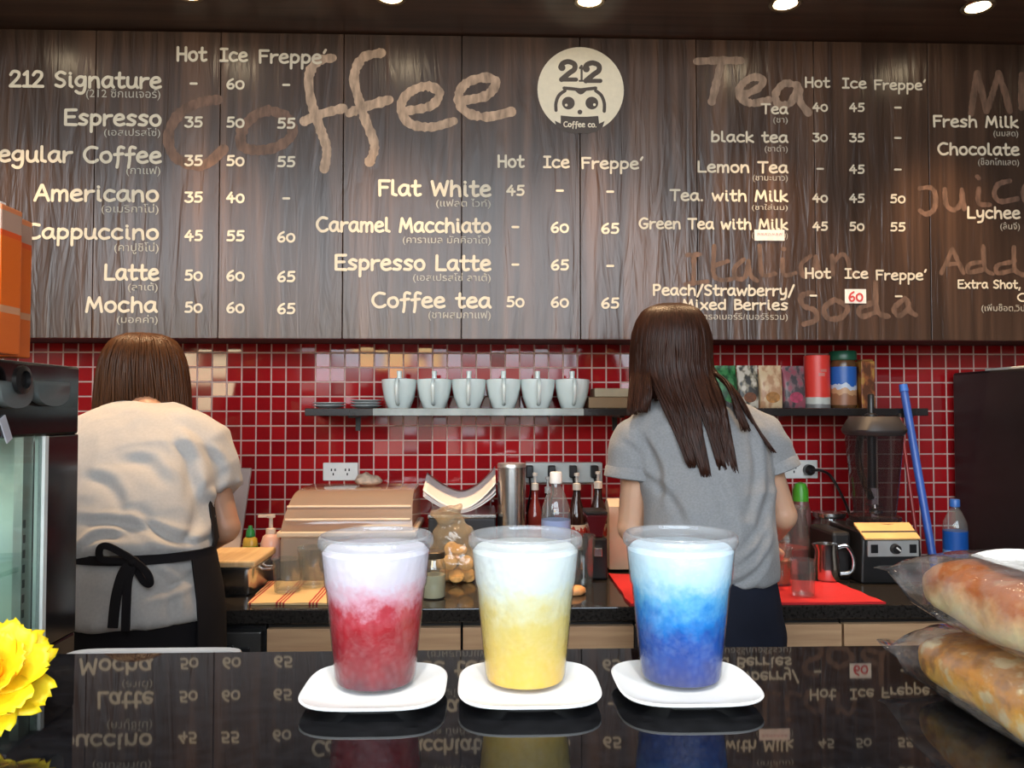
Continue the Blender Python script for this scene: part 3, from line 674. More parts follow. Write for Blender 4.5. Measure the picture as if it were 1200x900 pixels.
for i in range(7):
    a = P(887 + i * 4.3, 276, YB); pen(mb, spline([(a.x, a.z, 0), (a.x + 0.003, a.z + 0.007, 0), (a.x + 0.006, a.z + 0.001, 0), (a.x + 0.008, a.z + 0.007, 0)], 3), 0.0018, YB - 0.0030)
build('sticker_print', face_room(mb), M_pinkink, s2, smooth=False, flat=True)
# --- round logo
M_logo = flat_mat('logo_cream', (0.74, 0.68, 0.54, 1), 0.5, 0.04); M_logod = flat_mat('logo_dark_brown', (0.050, 0.035, 0.028, 1), 0.5, 0.1)
def lp(x, y): q = P(x, y, YB); return (q.x, q.z)
def disc(mb, x, y, r, Y, seg=48):
    c = lp(x, y); R = px2m(r); return mb.add([(c[0] + R * math.cos(2 * PI * j / seg), Y, c[1] + R * math.sin(2 * PI * j / seg)) for j in range(seg)], [tuple(range(seg))])
lg = build('logo', face_room(disc(MB(), 680.5, 105.5, 51.5, YB - 0.0010, 64)), M_logo, board, smooth=False, flat=True); lg['label'] = 'round cream logo with an owl face under the figures 212'
d = MB(); Yd = YB - 0.0015
def lpen(mb, pts, wd, Y=Yd, sm=True):
    q = [(*lp(a, b), 0) for a, b in pts]; pen(mb, spline(q, 6) if sm else q, px2m(wd), Y)
for ox, oy in ((0, 0), (28.5, 1.5)):
    disc(d, 658.5 + ox, 79.5 + oy, 4.2, Yd, 16)
    lpen(d, [(657 + ox, 79 + oy), (659.5 + ox, 74.5 + oy), (666 + ox, 72.5 + oy), (673 + ox, 75.5 + oy), (673 + ox, 81.5 + oy), (667 + ox, 86 + oy), (658 + ox, 93.5 + oy)], 6.2)
    lpen(d, [(657.5 + ox, 93.5 + oy), (675 + ox, 93.5 + oy)], 5, sm=False)
lpen(d, [(679.5, 80), (681.5, 77.5), (681.5, 94)], 2.6, sm=False); lpen(d, [(679, 95), (684, 95)], 2.2, sm=False)
lpen(d, [(651.5, 129.5), (651.5, 121), (655, 112), (662, 106.5)], 4); lpen(d, [(708, 130.5), (708, 121), (704.5, 112), (698, 106.5)], 4)
lpen(d, [(661, 103.5), (672, 104.5), (680, 105.5), (689, 104.5), (698, 103.5)], 4); lpen(d, [(675, 105), (680.5, 109), (686, 105)], 4)
disc(d, 666, 121, 7.6, Yd); disc(d, 693.5, 121, 7.6, Yd); disc(d, 679.5, 131.5, 2.9, Yd, 12)
poly = [(657, 135.5), (672, 137), (688, 137), (701, 136), (702, 145), (708.5, 142), (706, 149), (699, 154.5), (688, 156.5), (671, 156.5), (660, 154), (652, 148), (650, 141.5), (657, 145)]
k0 = [lp(a, b) for a, b in poly]; d.add([(a, Yd, b) for a, b in k0], [tuple(range(len(k0)))])
build('owl_drawing', face_room(d), M_logod, lg, smooth=False, flat=True)['label'] = 'dark owl drawing with figures 212'
d = MB(); disc(d, 663.5, 123.5, 1.7, YB - 0.0024, 10); disc(d, 696.5, 123, 1.7, YB - 0.0024, 10)
write(d, 'Coffee co.', 660.5, 699, 149.3, 6, 0.2, YB - 0.0024)
build('logo_lettering', face_room(d), M_logo, lg, smooth=False, flat=True)['label'] = 'cream lettering reading Coffee co.'
# ================================================================ ICED DRINKS ON SAUCERS
M_porc = pmat('white_porcelain', (0.86, 0.86, 0.84, 1), 0.12, var=0.02, coat=0.4)
M_clear = clearmat('clear_plastic', (0.985, 0.99, 0.99, 1), 0.9, 0.04)
M_cup = clearmat('frosted_cup_plastic', (0.97, 0.98, 0.99, 1), 1.0, 0.06, haze=0.03, hazecol=(0.86, 0.90, 0.94, 1), bump=0.25, bscale=(300, 300, 300))
M_lidp = clearmat('frosted_lid_plastic', (0.97, 0.98, 0.99, 1), 1.2, 0.06, haze=0.22, hazecol=(0.86, 0.90, 0.94, 1), bump=0.2, bscale=(200, 200, 200))
def drink_mat(name, stops):
    m, n, o = newmat(name)
    t = N(n, 'ShaderNodeTexCoord'); s = N(n, 'ShaderNodeSeparateXYZ'); n.links.new(t.outputs['Object'], s.inputs[0])
    z = N(n, 'ShaderNodeTexNoise', i_Scale=1.0, i_Detail=6.0, i_Roughness=0.6); n.links.new(noise_coord(n, (75, 75, 75)), z.inputs['Vector'])
    vo = N(n, 'ShaderNodeTexVoronoi', i_Scale=1.0, feature='SMOOTH_F1'); vo.inputs['Smoothness'].default_value = 0.6; n.links.new(noise_coord(n, (190, 230, 150)), vo.inputs['Vector'])
    a = N(n, 'ShaderNodeMath', operation='MULTIPLY_ADD'); a.inputs[1].default_value = 0.040; n.links.new(z.outputs[0], a.inputs[0]); n.links.new(s.outputs['Z'], a.inputs[2])
    r = N(n, 'ShaderNodeMapRange'); r.inputs[1].default_value = 0.020; r.inputs[2].default_value = 0.130; n.links.new(a.outputs[0], r.inputs[0])
    cr = N(n, 'ShaderNodeValToRGB'); el = cr.color_ramp.elements
    el[0].position = stops[0][0]; el[0].color = stops[0][1]; el[1].position = stops[-1][0]; el[1].color = stops[-1][1]
    for p_, c_ in stops[1:-1]: k_ = el.new(p_); k_.color = c_
    n.links.new(r.outputs[0], cr.inputs[0])
    # ice crystals: paler flecks
    vr = N(n, 'ShaderNodeMapRange'); vr.inputs[1].default_value = 0.15; vr.inputs[2].default_value = 0.65; vr.inputs[3].default_value = 0.04; vr.inputs[4].default_value = 0.0; n.links.new(vo.outputs['Distance'], vr.inputs[0])
    mx = N(n, 'ShaderNodeMix', data_type='RGBA'); n.links.new(vr.outputs[0], mx.inputs['Factor']); n.links.new(cr.outputs[0], mx.inputs['A']); mx.inputs['B'].default_value = (0.9, 0.93, 0.97, 1)
    d = N(n, 'ShaderNodeBsdfPrincipled', i_Roughness=0.38); d.inputs['Specular IOR Level'].default_value = 0.3; n.links.new(mx.outputs['Result'], d.inputs['Base Color'])
    bp = N(n, 'ShaderNodeBump', i_Strength=0.22, i_Distance=0.003); n.links.new(vo.outputs['Distance'], bp.inputs['Height']); n.links.new(bp.outputs[0], d.inputs['Normal'])
    tl = N(n, 'ShaderNodeBsdfTranslucent'); n.links.new(mx.outputs['Result'], tl.inputs[0])
    m2 = N(n, 'ShaderNodeMixShader'); m2.inputs[0].default_value = 0.25; n.links.new(d.outputs[0], m2.inputs[1]); n.links.new(tl.outputs[0], m2.inputs[2])
    n.links.new(m2.outputs[0], o.inputs[0]); return m
DR = [('red', (440, 0.0), 'iced soda drink with a red bottom and frosty white top, standing on the left saucer', 'white square saucer under the red drink',
       [(0.0, (0.09, 0.002, 0.014, 1)), (0.12, (0.20, 0.002, 0.010, 1)), (0.44, (0.40, 0.004, 0.012, 1)), (0.53, (0.52, 0.035, 0.055, 1)), (0.62, (0.72, 0.36, 0.44, 1)), (0.75, (0.74, 0.66, 0.75, 1)), (1.0, (0.74, 0.75, 0.84, 1))]),
      ('yellow', (615.5, 0.0), 'iced soda drink with a yellow bottom and frosty white top, standing on the middle saucer', 'white square saucer under the yellow drink',
       [(0.0, (0.72, 0.44, 0.045, 1)), (0.2, (0.74, 0.52, 0.09, 1)), (0.46, (0.72, 0.58, 0.17, 1)), (0.60, (0.74, 0.72, 0.45, 1)), (0.72, (0.72, 0.79, 0.74, 1)), (1.0, (0.74, 0.81, 0.83, 1))]),
      ('blue', (798, 0.0), 'iced soda drink with a blue bottom and frosty pale top, standing on the right saucer', 'white square saucer under the blue drink',
       [(0.0, (0.014, 0.026, 0.16, 1)), (0.12, (0.002, 0.028, 0.22, 1)), (0.34, (0.001, 0.085, 0.42, 1)), (0.48, (0.003, 0.23, 0.68, 1)), (0.60, (0.13, 0.48, 0.80, 1)), (0.74, (0.50, 0.77, 0.91, 1)), (1.0, (0.76, 0.88, 0.95, 1))])]
SAUC = {'red': (440.5, 0.0), 'yellow': (619.5, 0.0), 'blue': (802, 0.0)}
for nm, (px, rz), lab, slab, stops in DR:
    c = P(SAUC[nm][0], 800, 0.627); c.z = ZT
    prof = [(0.0005, 0.002), (0.0225, 0.002), (0.0235, 0.0002), (0.0255, 0.0002), (0.0275, 0.0026), (0.044, 0.0052), (0.0555, 0.0088), (0.0562, 0.0100), (0.0550, 0.0108), (0.046, 0.0080), (0.036, 0.0066), (0.0005, 0.0062)]
    s_ = MB().lathe([(r * 0.965, z) for r, z in prof], c, 72, sq=3.6, cap0=True, cap1=True, sx=1.0, sy=0.98)
    o = build('saucer', s_, M_porc, origin=c); tag(o, slab, 'saucer', 'saucers under the three drinks')
    q = P(px, 800, 0.640); base = Vector((q.x, 0.640, ZT + 0.0090))
    t = thing('iced_drink', lab, 'drink', base, 'iced drinks on the bar')
    outer = [(0.0005, 0.003), (0.024, 0.003), (0.027, 0.0), (0.0300, 0.0005), (0.0315, 0.004), (0.0385, 0.072), (0.0400, 0.0755), (0.0428, 0.1055), (0.0428, 0.108)]
    inner = [(r - 0.0007, z) for r, z in outer[::-1] if r > 0.001 and z > 0.0031]
    build('cup', MB().lathe(outer, base, 56, cap0=True), M_cup, t)
    fill = [(0.0005, 0.0034), (0.0240, 0.0034), (0.0268, 0.0010), (0.0296, 0.0014), (0.0309, 0.0046), (0.0375, 0.072), (0.0390, 0.0760), (0.0415, 0.1005), (0.038, 0.1045), (0.02, 0.1062), (0.0005, 0.1066)]
    build('drink', MB().lathe(fill, base, 48, cap0=True, cap1=True), drink_mat(nm + '_soda', stops), t)
    lid = [(0.0425, 0.1045), (0.0445, 0.1050), (0.0452, 0.1075), (0.0448, 0.1120), (0.0430, 0.1140), (0.0405, 0.1135), (0.0395, 0.1110), (0.0375, 0.1105), (0.020, 0.1112), (0.0005, 0.1112)]
    ld = build('lid', MB().lathe(lid, base, 56, cap1=True), M_lidp, t)

# ================================================================ YELLOW ARTIFICIAL FLOWER
M_petal = pmat('yellow_petal', (0.90, 0.60, 0.005, 1), 0.55, var=0.10, vscale=(40, 40, 40), bump=0.25, bscale=(220, 220, 220), sss=0.15)
M_petal_in = pmat('deep_yellow_petal', (0.90, 0.48, 0.003, 1), 0.55, var=0.12, vscale=(40, 40, 40), bump=0.25, bscale=(220, 220, 220), sss=0.15)
M_green = pmat('green_stem', (0.05, 0.17, 0.03, 1), 0.5, var=0.2)
fc = P(-22, 808, 0.570); fc.z = ZT + 0.034
fl = thing('yellow_flower', 'big yellow artificial flower lying on the bar at the left edge', 'flower', (fc.x, fc.y, ZT))
nrm = Vector((0.28, -0.55, 0.62)).normalized(); ux = nrm.cross(Vector((0, 0, 1))).normalized(); uy = nrm.cross(ux)
MF = Matrix((ux, uy, nrm)).transposed()
def petal(L, W, cup, ang, lift, tw):
    mb = MB(); nu, nv = 9, 7; rings = []
    for side in (1, -1):
        for i in range(nu + 1):
            u = i / nu; wd = W * (0.35 + 0.65 * math.sin(PI * (0.12 + 0.80 * u)) ** 0.7) * (1 if u < 0.93 else 0.86)
            for j in range(nv + 1):
                v = j / nv * 2 - 1
                x = L * u; y = wd * v
                notch = 1 - 0.05 * math.cos(v * PI * 3) * (u > 0.85)
                z = cup * (u ** 1.6) * L + 0.20 * W * v * v + 0.0018 * math.sin(v * 9 + tw) * u + side * 0.0004
                p = Vector((0.006 + x * notch, y, z))
                R = Matrix.Rotation(ang, 3, 'Z') @ Matrix.Rotation(-lift, 3, 'Y')
                q = fc + MF @ (R @ p)
                q.z = max(q.z, ZT + 0.0006 + 0.0006 * (side > 0))
                mb.v.append(q)
    n1 = (nu + 1) * (nv + 1)
    for i in range(nu):
        for j in range(nv):
            a = i * (nv + 1) + j
            mb.f.append((a, a + 1, a + nv + 2, a + nv + 1)); mb.f.append((n1 + a, n1 + a + nv + 1, n1 + a + nv + 2, n1 + a + 1))
    for i in range(nu):
        for j in (0, nv):
            a = i * (nv + 1) + j; mb.f.append((a, a + nv + 1, n1 + a + nv + 1, n1 + a))
    for j in range(nv):
        a = nu * (nv + 1) + j; mb.f.append((a, a + 1, n1 + a + 1, n1 + a))
    return mb
for layer, (cnt, L, W, cup, lift) in enumerate(((7, 0.040, 0.0175, 0.06, 0.02), (7, 0.037, 0.017, 0.14, 0.30), (6, 0.030, 0.015, 0.20, 0.62), (4, 0.021, 0.012, 0.25, 0.98))):
    for i in range(cnt):
        build('petal', petal(L * random.uniform(0.94, 1.06), W, cup, 2 * PI * (i + 0.5 * layer) / cnt + random.uniform(-0.08, 0.08), lift, random.uniform(0, 6)), M_petal if layer < 2 else M_petal_in, fl, ang=2.0)
build('flower_heart', MB().ellipsoid(fc + nrm * 0.006, (0.009, 0.009, 0.009)), M_petal_in, fl)
build('stem', MB().tube(spline([fc - nrm * 0.002, fc + Vector((-0.03, 0.022, -0.022)), fc + Vector((-0.07, 0.03, -0.0295)), fc + Vector((-0.13, 0.03, -0.0295))]), 0.003), M_green, fl)

# ================================================================ BAGGED BREADS
def bread_mat(name, side, top, zlo, zhi, spots=0.3):
    m, n, o = newmat(name)
    t = N(n, 'ShaderNodeTexCoord'); s = N(n, 'ShaderNodeSeparateXYZ'); n.links.new(t.outputs['Object'], s.inputs[0])
    z = N(n, 'ShaderNodeTexNoise', i_Scale=1.0, i_Detail=3.0); n.links.new(noise_coord(n, (38, 30, 30)), z.inputs['Vector'])
    a = N(n, 'ShaderNodeMath', operation='MULTIPLY_ADD'); a.inputs[1].default_value = 0.040; n.links.new(z.outputs[0], a.inputs[0]); n.links.new(s.outputs['Z'], a.inputs[2])
    r = N(n, 'ShaderNodeMapRange'); r.inputs[1].default_value = zlo; r.inputs[2].default_value = zhi; n.links.new(a.outputs[0], r.inputs[0])
    cr = N(n, 'ShaderNodeValToRGB'); el = cr.color_ramp.elements
    el[0].position = 0.30; el[0].color = side; el[1].position = 0.70; el[1].color = top
    k_ = el.new(0.5); k_.color = tuple((side[i] * 0.55 + top[i] * 0.75) for i in range(3)) + (1,)
    n.links.new(r.outputs[0], cr.inputs[0])
    zs_ = N(n, 'ShaderNodeTexNoise', i_Scale=1.0, i_Detail=3.0); n.links.new(noise_coord(n, (55, 48, 60)), zs_.inputs['Vector'])
    sr = N(n, 'ShaderNodeMapRange'); sr.inputs[1].default_value = 0.53; sr.inputs[2].default_value = 0.62; sr.inputs[4].default_value = spots; n.links.new(zs_.outputs[0], sr.inputs[0])
    sm = N(n, 'ShaderNodeMix', data_type='RGBA'); n.links.new(sr.outputs[0], sm.inputs['Factor']); n.links.new(cr.outputs[0], sm.inputs['A']); sm.inputs['B'].default_value = (0.34, 0.13, 0.03, 1)
    pr = N(n, 'ShaderNodeMapRange'); pr.inputs[1].default_value = 0.36; pr.inputs[2].default_value = 0.45; pr.inputs[3].default_value = spots; pr.inputs[4].default_value = 0.0; n.links.new(zs_.outputs[0], pr.inputs[0])
    pm_ = N(n, 'ShaderNodeMix', data_type='RGBA'); n.links.new(pr.outputs[0], pm_.inputs['Factor']); n.links.new(sm.outputs['Result'], pm_.inputs['A']); pm_.inputs['B'].default_value = (0.95, 0.84, 0.50, 1)
    b = N(n, 'ShaderNodeBsdfPrincipled', i_Roughness=0.38); n.links.new(pm_.outputs['Result'], b.inputs['Base Color'])
    b.inputs['Subsurface Weight'].default_value = 0.1; b.inputs['Subsurface Scale'].default_value = 0.01
    z3 = N(n, 'ShaderNodeTexNoise', i_Scale=1.0, i_Detail=4.0); n.links.new(noise_coord(n, (90, 90, 90)), z3.inputs['Vector'])
    bp = N(n, 'ShaderNodeBump', i_Strength=0.4, i_Distance=0.003); n.links.new(z3.outputs[0], bp.inputs['Height']); n.links.new(bp.outputs[0], b.inputs['Normal'])
    n.links.new(b.outputs[0], o.inputs[0]); return m
M_bag = clearmat('crinkled_bag_film', (0.97, 0.98, 0.99, 1), 2.2, 0.09, haze=0.10, crinkle=(30, 22, 30), hazecol=(0.88, 0.91, 0.95, 1), bump=0.8, bscale=(45, 30, 45))
def loaf(cx, z0, y0, y1, hx, h, seed, lump):
    """a loaf lying along Y on the level z0"""
    rings = []; n_ = 22
    for i in range(n_ + 1):
        u = i / n_; y = y0 + (y1 - y0) * u
        k = max(0.05, (1 - abs(2 * u - 1) ** 5) ** 0.5)
        ring = []
        for j in range(40):
            a = 2 * PI * j / 40; ca, sa = math.cos(a), math.sin(a)
            ex = 0.62
            x = math.copysign(abs(ca) ** ex, ca) * hx * (0.55 + 0.45 * k); z = math.copysign(abs(sa) ** (0.8 if sa > 0 else 0.45), sa) * h / 2 * k
            p = Vector((x, y * 1.0, z))
            d = noise.noise(Vector((x * 28, y * 24, z * 28 + seed))) * 0.0075 + (lump * math.sin(u * PI * 5.2 + 0.8 * math.cos(a)) * max(0, sa + 0.35) if lump else 0)
            nn = Vector((x, 0, z)).normalized() if (x or z) else Vector((0, 0, 1))
            p = p + nn * d * k
            ring.append((cx + p.x, y, z0 + h / 2 + max(p.z, -h / 2)))
        rings.append(ring)
    return MB().loft(rings)
def bag(cx, z0, y0, y1, hx, h, seed, zend):
    rings = []; prof = [(-0.020, 1.02, 0.04), (-0.008, 0.98, 0.10), (0.006, 0.98, 0.55), (0.02, 1.0, 0.88), (0.05, 1.0, 1.0), (0.10, 1.0, 1.0), (0.15, 1.0, 1.0), (0.19, 1.0, 0.92), (0.215, 0.95, 0.5), (0.235, 0.8, 0.08)]
    L = y1 - y0
    for d_, kx, kz in prof:
        y = y1 - d_ / 0.215 * L
        ring = []
        for j in range(44):
            a = 2 * PI * j / 44; ca, sa = math.cos(a), math.sin(a)
            x = math.copysign(abs(ca) ** 0.6, ca) * (hx + 0.006) * kx; z = math.copysign(abs(sa) ** 0.6, sa) * (h / 2 + 0.0045) * kz
            cr = noise.noise(Vector((x * 40, y * 60, z * 40 + seed))) * 0.0045 * (1 if sa > -0.3 else 0.1)
            zc = z0 + h / 2 + (zend - z0 - h / 2) * max(0, 1 - kz) ** 1.5
            ring.append((cx + x + cr, y + cr * 0.6, max(zc + z + cr, z0 - 0.0035 + 0.0002)))
        rings.append(ring)
    return MB().loft(rings, True, True)
cx = 0.400
zl = ZT + 0.0042
b1 = thing('bagged_bread', 'lower of two bagged loaves on the bar, golden and speckled, at the right edge', 'bread', (cx, 0.53, ZT), 'bagged loaves on the bar')
build('loaf', loaf(cx, zl, 0.425, 0.650, 0.062, 0.046, 1.0, 0.0), bread_mat('golden_bread', (0.90, 0.56, 0.11, 1), (0.66, 0.27, 0.035, 1), 0.012, 0.075, 0.75), b1)
build('plastic_bag', bag(cx, zl, 0.415, 0.655, 0.062, 0.046, 5.0, ZT + 0.024), M_bag, b1, ang=3)
zu = zl + 0.0555
b2 = thing('bagged_bread', 'upper of two bagged loaves, glossy brown crust over cream, white paper label on top', 'bread', (cx, 0.53, zu - 0.0045), 'bagged loaves on the bar')
build('loaf', loaf(cx, zu, 0.430, 0.645, 0.060, 0.046, 9.0, 0.003), bread_mat('brown_crusted_bread', (0.95, 0.78, 0.42, 1), (0.40, 0.10, 0.010, 1), 0.022, 0.074, 0.15), b2)
build('plastic_bag', bag(cx, zu, 0.415, 0.655, 0.061, 0.048, 12.0, zu + 0.030), M_bag, b2, ang=3)
lb = MB(); rr = []
for i in range(13):
    y = 0.455 + 0.15 * i / 12
    rr.append([(cx - 0.030 + 0.065 * j / 10, y, zu + 0.0545 + 0.003 * math.sin(i * 1.3) * math.sin(j * 0.8) - 0.012 * ((j - 5) / 5) ** 2 * 0.4) for j in range(11)])
lb.loft(rr, False, False, closed=False); top = list(lb.v); k = len(top)
lb.v += [q + Vector((0, 0, 0.0006)) for q in top]; lb.f += [tuple(i + k for i in reversed(f)) for f in list(lb.f)]
build('paper_label', lb, pmat('white_paper', (0.85, 0.84, 0.80, 1), 0.6, var=0.03), b2)

# ================================================================ GLASS DISPLAY CASE AT THE LEFT
XS = -0.565
yb = YX(93, XS); yg = YX(55, XS); zc_ = P(50, 430, yb).z + 0.0
yf_ = YE + 0.135
case = thing('display_case', 'black framed glass display case with lit interior at the left end of the bar', 'display case', (-0.9, 0.92, 0))
XCL = -1.25
M_ctint = clearmat('tinted_glass', (0.90, 0.97, 0.94, 1), 1.0, 0.03, haze=0.04, hazecol=(0.6, 0.75, 0.72, 1))
M_gloss = pmat('glossy_black', (0.010, 0.009, 0.010, 1), 0.10, var=0.2, spec=0.7)
M_inner = pmat('case_liner', (0.42, 0.48, 0.43, 1), 0.5, var=0.10)
zg0, zg1 = 1.045, P(55, 511, yg).z
build('base', MB().box(XCL, XS, yf_, yb, 0.0, zg0), M_gloss, case, smooth=False, bevel=0.004)
build('header', MB().box(XCL, XS, yf_, yb, zg1, zc_), M_gloss, case, smooth=False, bevel=0.004)
build('rear_column', MB().box(XS - 0.03, XS, yg + 0.004, yb, zg0, zg1), M_gloss, case, smooth=False, bevel=0.002)
build('front_post', MB().box(XS - 0.02, XS, yf_, yf_ + 0.02, zg0, zg1), M_gloss, case, smooth=False, bevel=0.002)
build('corner_trim', MB().box(XS - 0.012, XS + 0.001, yg - 0.004, yg + 0.004, zg0, zg1), pmat('pale_trim', (0.72, 0.74, 0.70, 1), 0.4), case, smooth=False)
build('side_pane', MB().box(XS - 0.008, XS - 0.003, yf_ + 0.02, yg - 0.004, zg0, zg1), M_ctint, case, smooth=False)
build('front_pane', MB().box(XCL + 0.02, XS - 0.02, yf_ + 0.004, yf_ + 0.009, zg0, zg1), M_ctint, case, smooth=False)
build('liner', MB().box(XCL, XCL + 0.02, yf_ + 0.01, yb, zg0, zg1).box(XCL + 0.02, XS - 0.03, yb - 0.02, yb, zg0, zg1), M_inner, case, smooth=False)
sh = build('shelf', MB().box(XCL + 0.02, XS - 0.012, yf_ + 0.03, yb - 0.02, 1.150, 1.156), M_ctint, case, smooth=False)
yr_ = yg - 0.035
ml = MB().box(XS - 0.02, XS - 0.009, yr_, yr_ + 0.022, zg0, zg1)
build('shelf_upright', ml, pmat('grey_metal', (0.30, 0.31, 0.29, 1), 0.4, metal=0.5), case, smooth=False)
sl = MB()
for i in range(9): sl.box(XS - 0.0092, XS - 0.0085, yr_ + 0.002, yr_ + 0.007, zg0 + 0.01 + i * 0.0185, zg0 + 0.02 + i * 0.0185)
build('upright_slots', sl, M_black, case, smooth=False)
M_led = emat('case_led', (0.92, 1.0, 0.93, 1), 6.0)
build('light_strip', MB().box(XCL + 0.05, XS - 0.05, yf_ + 0.03, yf_ + 0.05, zg1 - 0.012, zg1 - 0.002), M_led, case, smooth=False)
l = bpy.data.lights.new('case_lamp', 'AREA'); l.shape = 'RECTANGLE'; l.size = 0.5; l.size_y = 0.03; l.energy = 1.6; l.color = (0.92, 1.0, 0.94)
lo = bpy.data.objects.new('case_lamp', l); COL.objects.link(lo); lo.parent = case; lo.location = (-0.02, yf_ + 0.04 - 0.92, zg1 - 0.014)
# round fittings on the header's side
M_greyfit = pmat('grey_green_plastic', (0.115, 0.135, 0.135, 1), 0.35, var=0.1)
for px, w_, dark in ((63, 21, False), (20, 21, True)):
    yy = YX(px, XS + 0.01); c = P(px, 449, yy); k = yy / FPX * 1.0
    # half-bowl housings
    rings = []
    hw_ = 0.045 if dark else 0.048
    hw_ = abs(YX(px + w_, XS + 0.01) - YX(px - w_, XS + 0.01)) / 2
    prof = []
    for i in range(17):
        a = PI * i / 16; prof.append((yy - hw_ * math.cos(a), c.z - 0.030 * abs(math.sin(a)) ** 0.6 + 0.0))
    prof = [(yy - hw_, c.z + 0.002)] + prof + [(yy + hw_, c.z + 0.002)]
    m_ = MB().loft([[(XS + 0.0005, a, b) for a, b in prof], [(XS + 0.008, a, b) for a, b in prof], [(XS + 0.011, yy + (a - yy) * 0.9, c.z - 0.004 + (b - c.z) * 0.86) for a, b in prof]])
    f_ = build('bowl_fitting', m_, M_greyfit, case); f_['label'] = 'grey rounded fitting'
    if dark:
        rg = MB(); kk = Matrix.Rotation(PI / 2, 3, 'Y')
        b_ = MB().lathe([(0.001, 0.0), (0.013, 0.0), (0.017, 0.002), (0.017, 0.007), (0.011, 0.009), (0.010, 0.004), (0.001, 0.004)], (0, 0, 0), 28)
        rg.add([Vector((XS + 0.011, yy, c.z + 0.004)) + kk @ q for q in b_.v], b_.f)
        build('dial', rg, M_black, f_)
tg = MB(); yy = YX(9, XS + 0.003)
tg.obox((XS + 0.0012, yy, P(9, 503, yy).z), (0.0016, 0.012, 0.032), Matrix.Rotation(0.5, 3, 'X'))
build('price_tag', tg, pmat('pale_tag', (0.55, 0.55, 0.60, 1), 0.5), case, smooth=False)
# sweets inside
M_cake = pmat('dark_cake', (0.09, 0.055, 0.035, 1), 0.5, var=0.4, vscale=(60, 60, 60), bump=0.4, bscale=(150, 150, 150))
M_jar = pmat('pale_green_jelly', (0.36, 0.50, 0.44, 1), 0.2, var=0.3, vscale=(60, 60, 60))
for i, (x, y, z0, r, h, m_, lab) in enumerate(((XS - 0.080, 0.950, 1.156, 0.042, 0.062, M_cake, 'dark round cake on the glass shelf of the display case'), (XS - 0.19, 0.965, 1.156, 0.045, 0.055, M_jar, 'pale green dessert on the glass shelf of the display case'), (XS - 0.09, 0.955, 1.0455, 0.034, 0.035, M_jar, 'pale dessert on the floor of the display case'))):
    o = build('cake', MB().lathe([(0.001, 0), (r * 0.95, 0), (r, 0.004), (r, h * 0.8), (r * 0.85, h), (0.001, h * 1.05)], (x, y, z0 + 0.0005), 28, cap0=True, cap1=True), m_, origin=(x, y, z0)); tag(o, lab, 'cake', 'desserts in the display case')
# orange cartons on the case
for i, (pr, ptop, y, lab) in enumerate(((13, 243, 0.890, 'front orange carton standing on the display case, cut by the left edge'), (26, 256, 0.945, 'rear orange carton on the display case, beside the menu board'))):
    xr = P(pr, 330, y).x; zt_ = P(pr, ptop, y).z
    t = thing('orange_carton', lab, 'carton', (xr - 0.06, y, zc_), 'orange cartons on the display case')
    H_ = zt_ - zc_ - 0.001
    c_ = bandmat('orange_carton_print', [(0.0, srgb(228, 108, 40)), (0.045, srgb(214, 150, 110)), (0.053, srgb(236, 106, 22)), (0.128, srgb(232, 84, 30)), (0.134, srgb(190, 150, 130)), (0.155, srgb(222, 130, 80)), (0.166, srgb(214, 196, 180)), (0.20, srgb(214, 196, 180))], 'Z', 0.35)
    build('carton', MB().box(xr - 0.12, xr, y - 0.02, y + 0.02, zc_ + 0.001, zt_), c_, t, smooth=False, bevel=0.002)
    build('top_fold', MB().box(xr - 0.11, xr - 0.01, y - 0.006, y + 0.006, zt_, zt_ + 0.006), M_white, t, smooth=False, bevel=0.001)
    bc = MB()
    for k in range(9): bc.box(xr - 0.011 + k * 0.0010, xr - 0.0104 + k * 0.0010, y - 0.0206, y - 0.02, zc_ + 0.012, zc_ + 0.034)
    lbq = build('code_label', MB().box(xr - 0.0125, xr - 0.001, y - 0.0203, y - 0.0200, zc_ + 0.009, zc_ + 0.036), pmat('code_label_grey', srgb(170, 160, 145), 0.5), t, smooth=False)
    build('code_bars', bc, M_black, lbq, smooth=False)
# ================================================================ WALL SHELF WITH CUPS AND PACKS
M_shelf = pmat('black_shelf_gloss', (0.012, 0.012, 0.014, 1), 0.22, var=0.2)
YSF = 2.44
ztop = P(600, 478.5, YSF).z; zbot = P(600, 487.5, YSF).z
ax = P(357, 480, YSF).x; bx = P(1088, 480, YSF).x
t = thing('wall_shelf', 'long thin black shelf on the red tiles carrying the white cups and packets', 'shelf', ((ax + bx) / 2, YW, ztop))
build('board', MB().box(ax, bx, YSF, YW - 0.001, zbot, ztop), M_shelf, t, smooth=False, bevel=0.002)
for px in (420, 720, 1040):
    q = P(px, 480, YW).x
    build('bracket', MB().box(q - 0.008, q + 0.008, YW - 0.15, YW - 0.001, zbot - 0.006, zbot - 0.0005).box(q - 0.008, q + 0.008, YW - 0.007, YW - 0.001, zbot - 0.05, zbot - 0.006), M_black, t, smooth=False)
M_cupw = pmat('pale_blue_white_glaze', (0.72, 0.80, 0.78, 1), 0.18, var=0.04, coat=0.5)
M_skystrip = pmat('painted_sky_sheen', (0.20, 0.255, 0.28, 1), 0.16, var=0.35, coat=0.5)  # the sky's reflection on the shelf edge, painted as a pale strip
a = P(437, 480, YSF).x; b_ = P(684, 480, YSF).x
build('sky_reflection_strip', MB().box(a, b_, YSF - 0.003, YSF - 0.0002, zbot + 0.001, ztop - 0.0005), M_skystrip, [o for o in S.objects if o.name == 'wall_shelf'][0], smooth=False, bevel=0.001)['label'] = 'pale blue-grey strip painting the sky reflection on the shelf edge'
zz = ztop + 0.0004
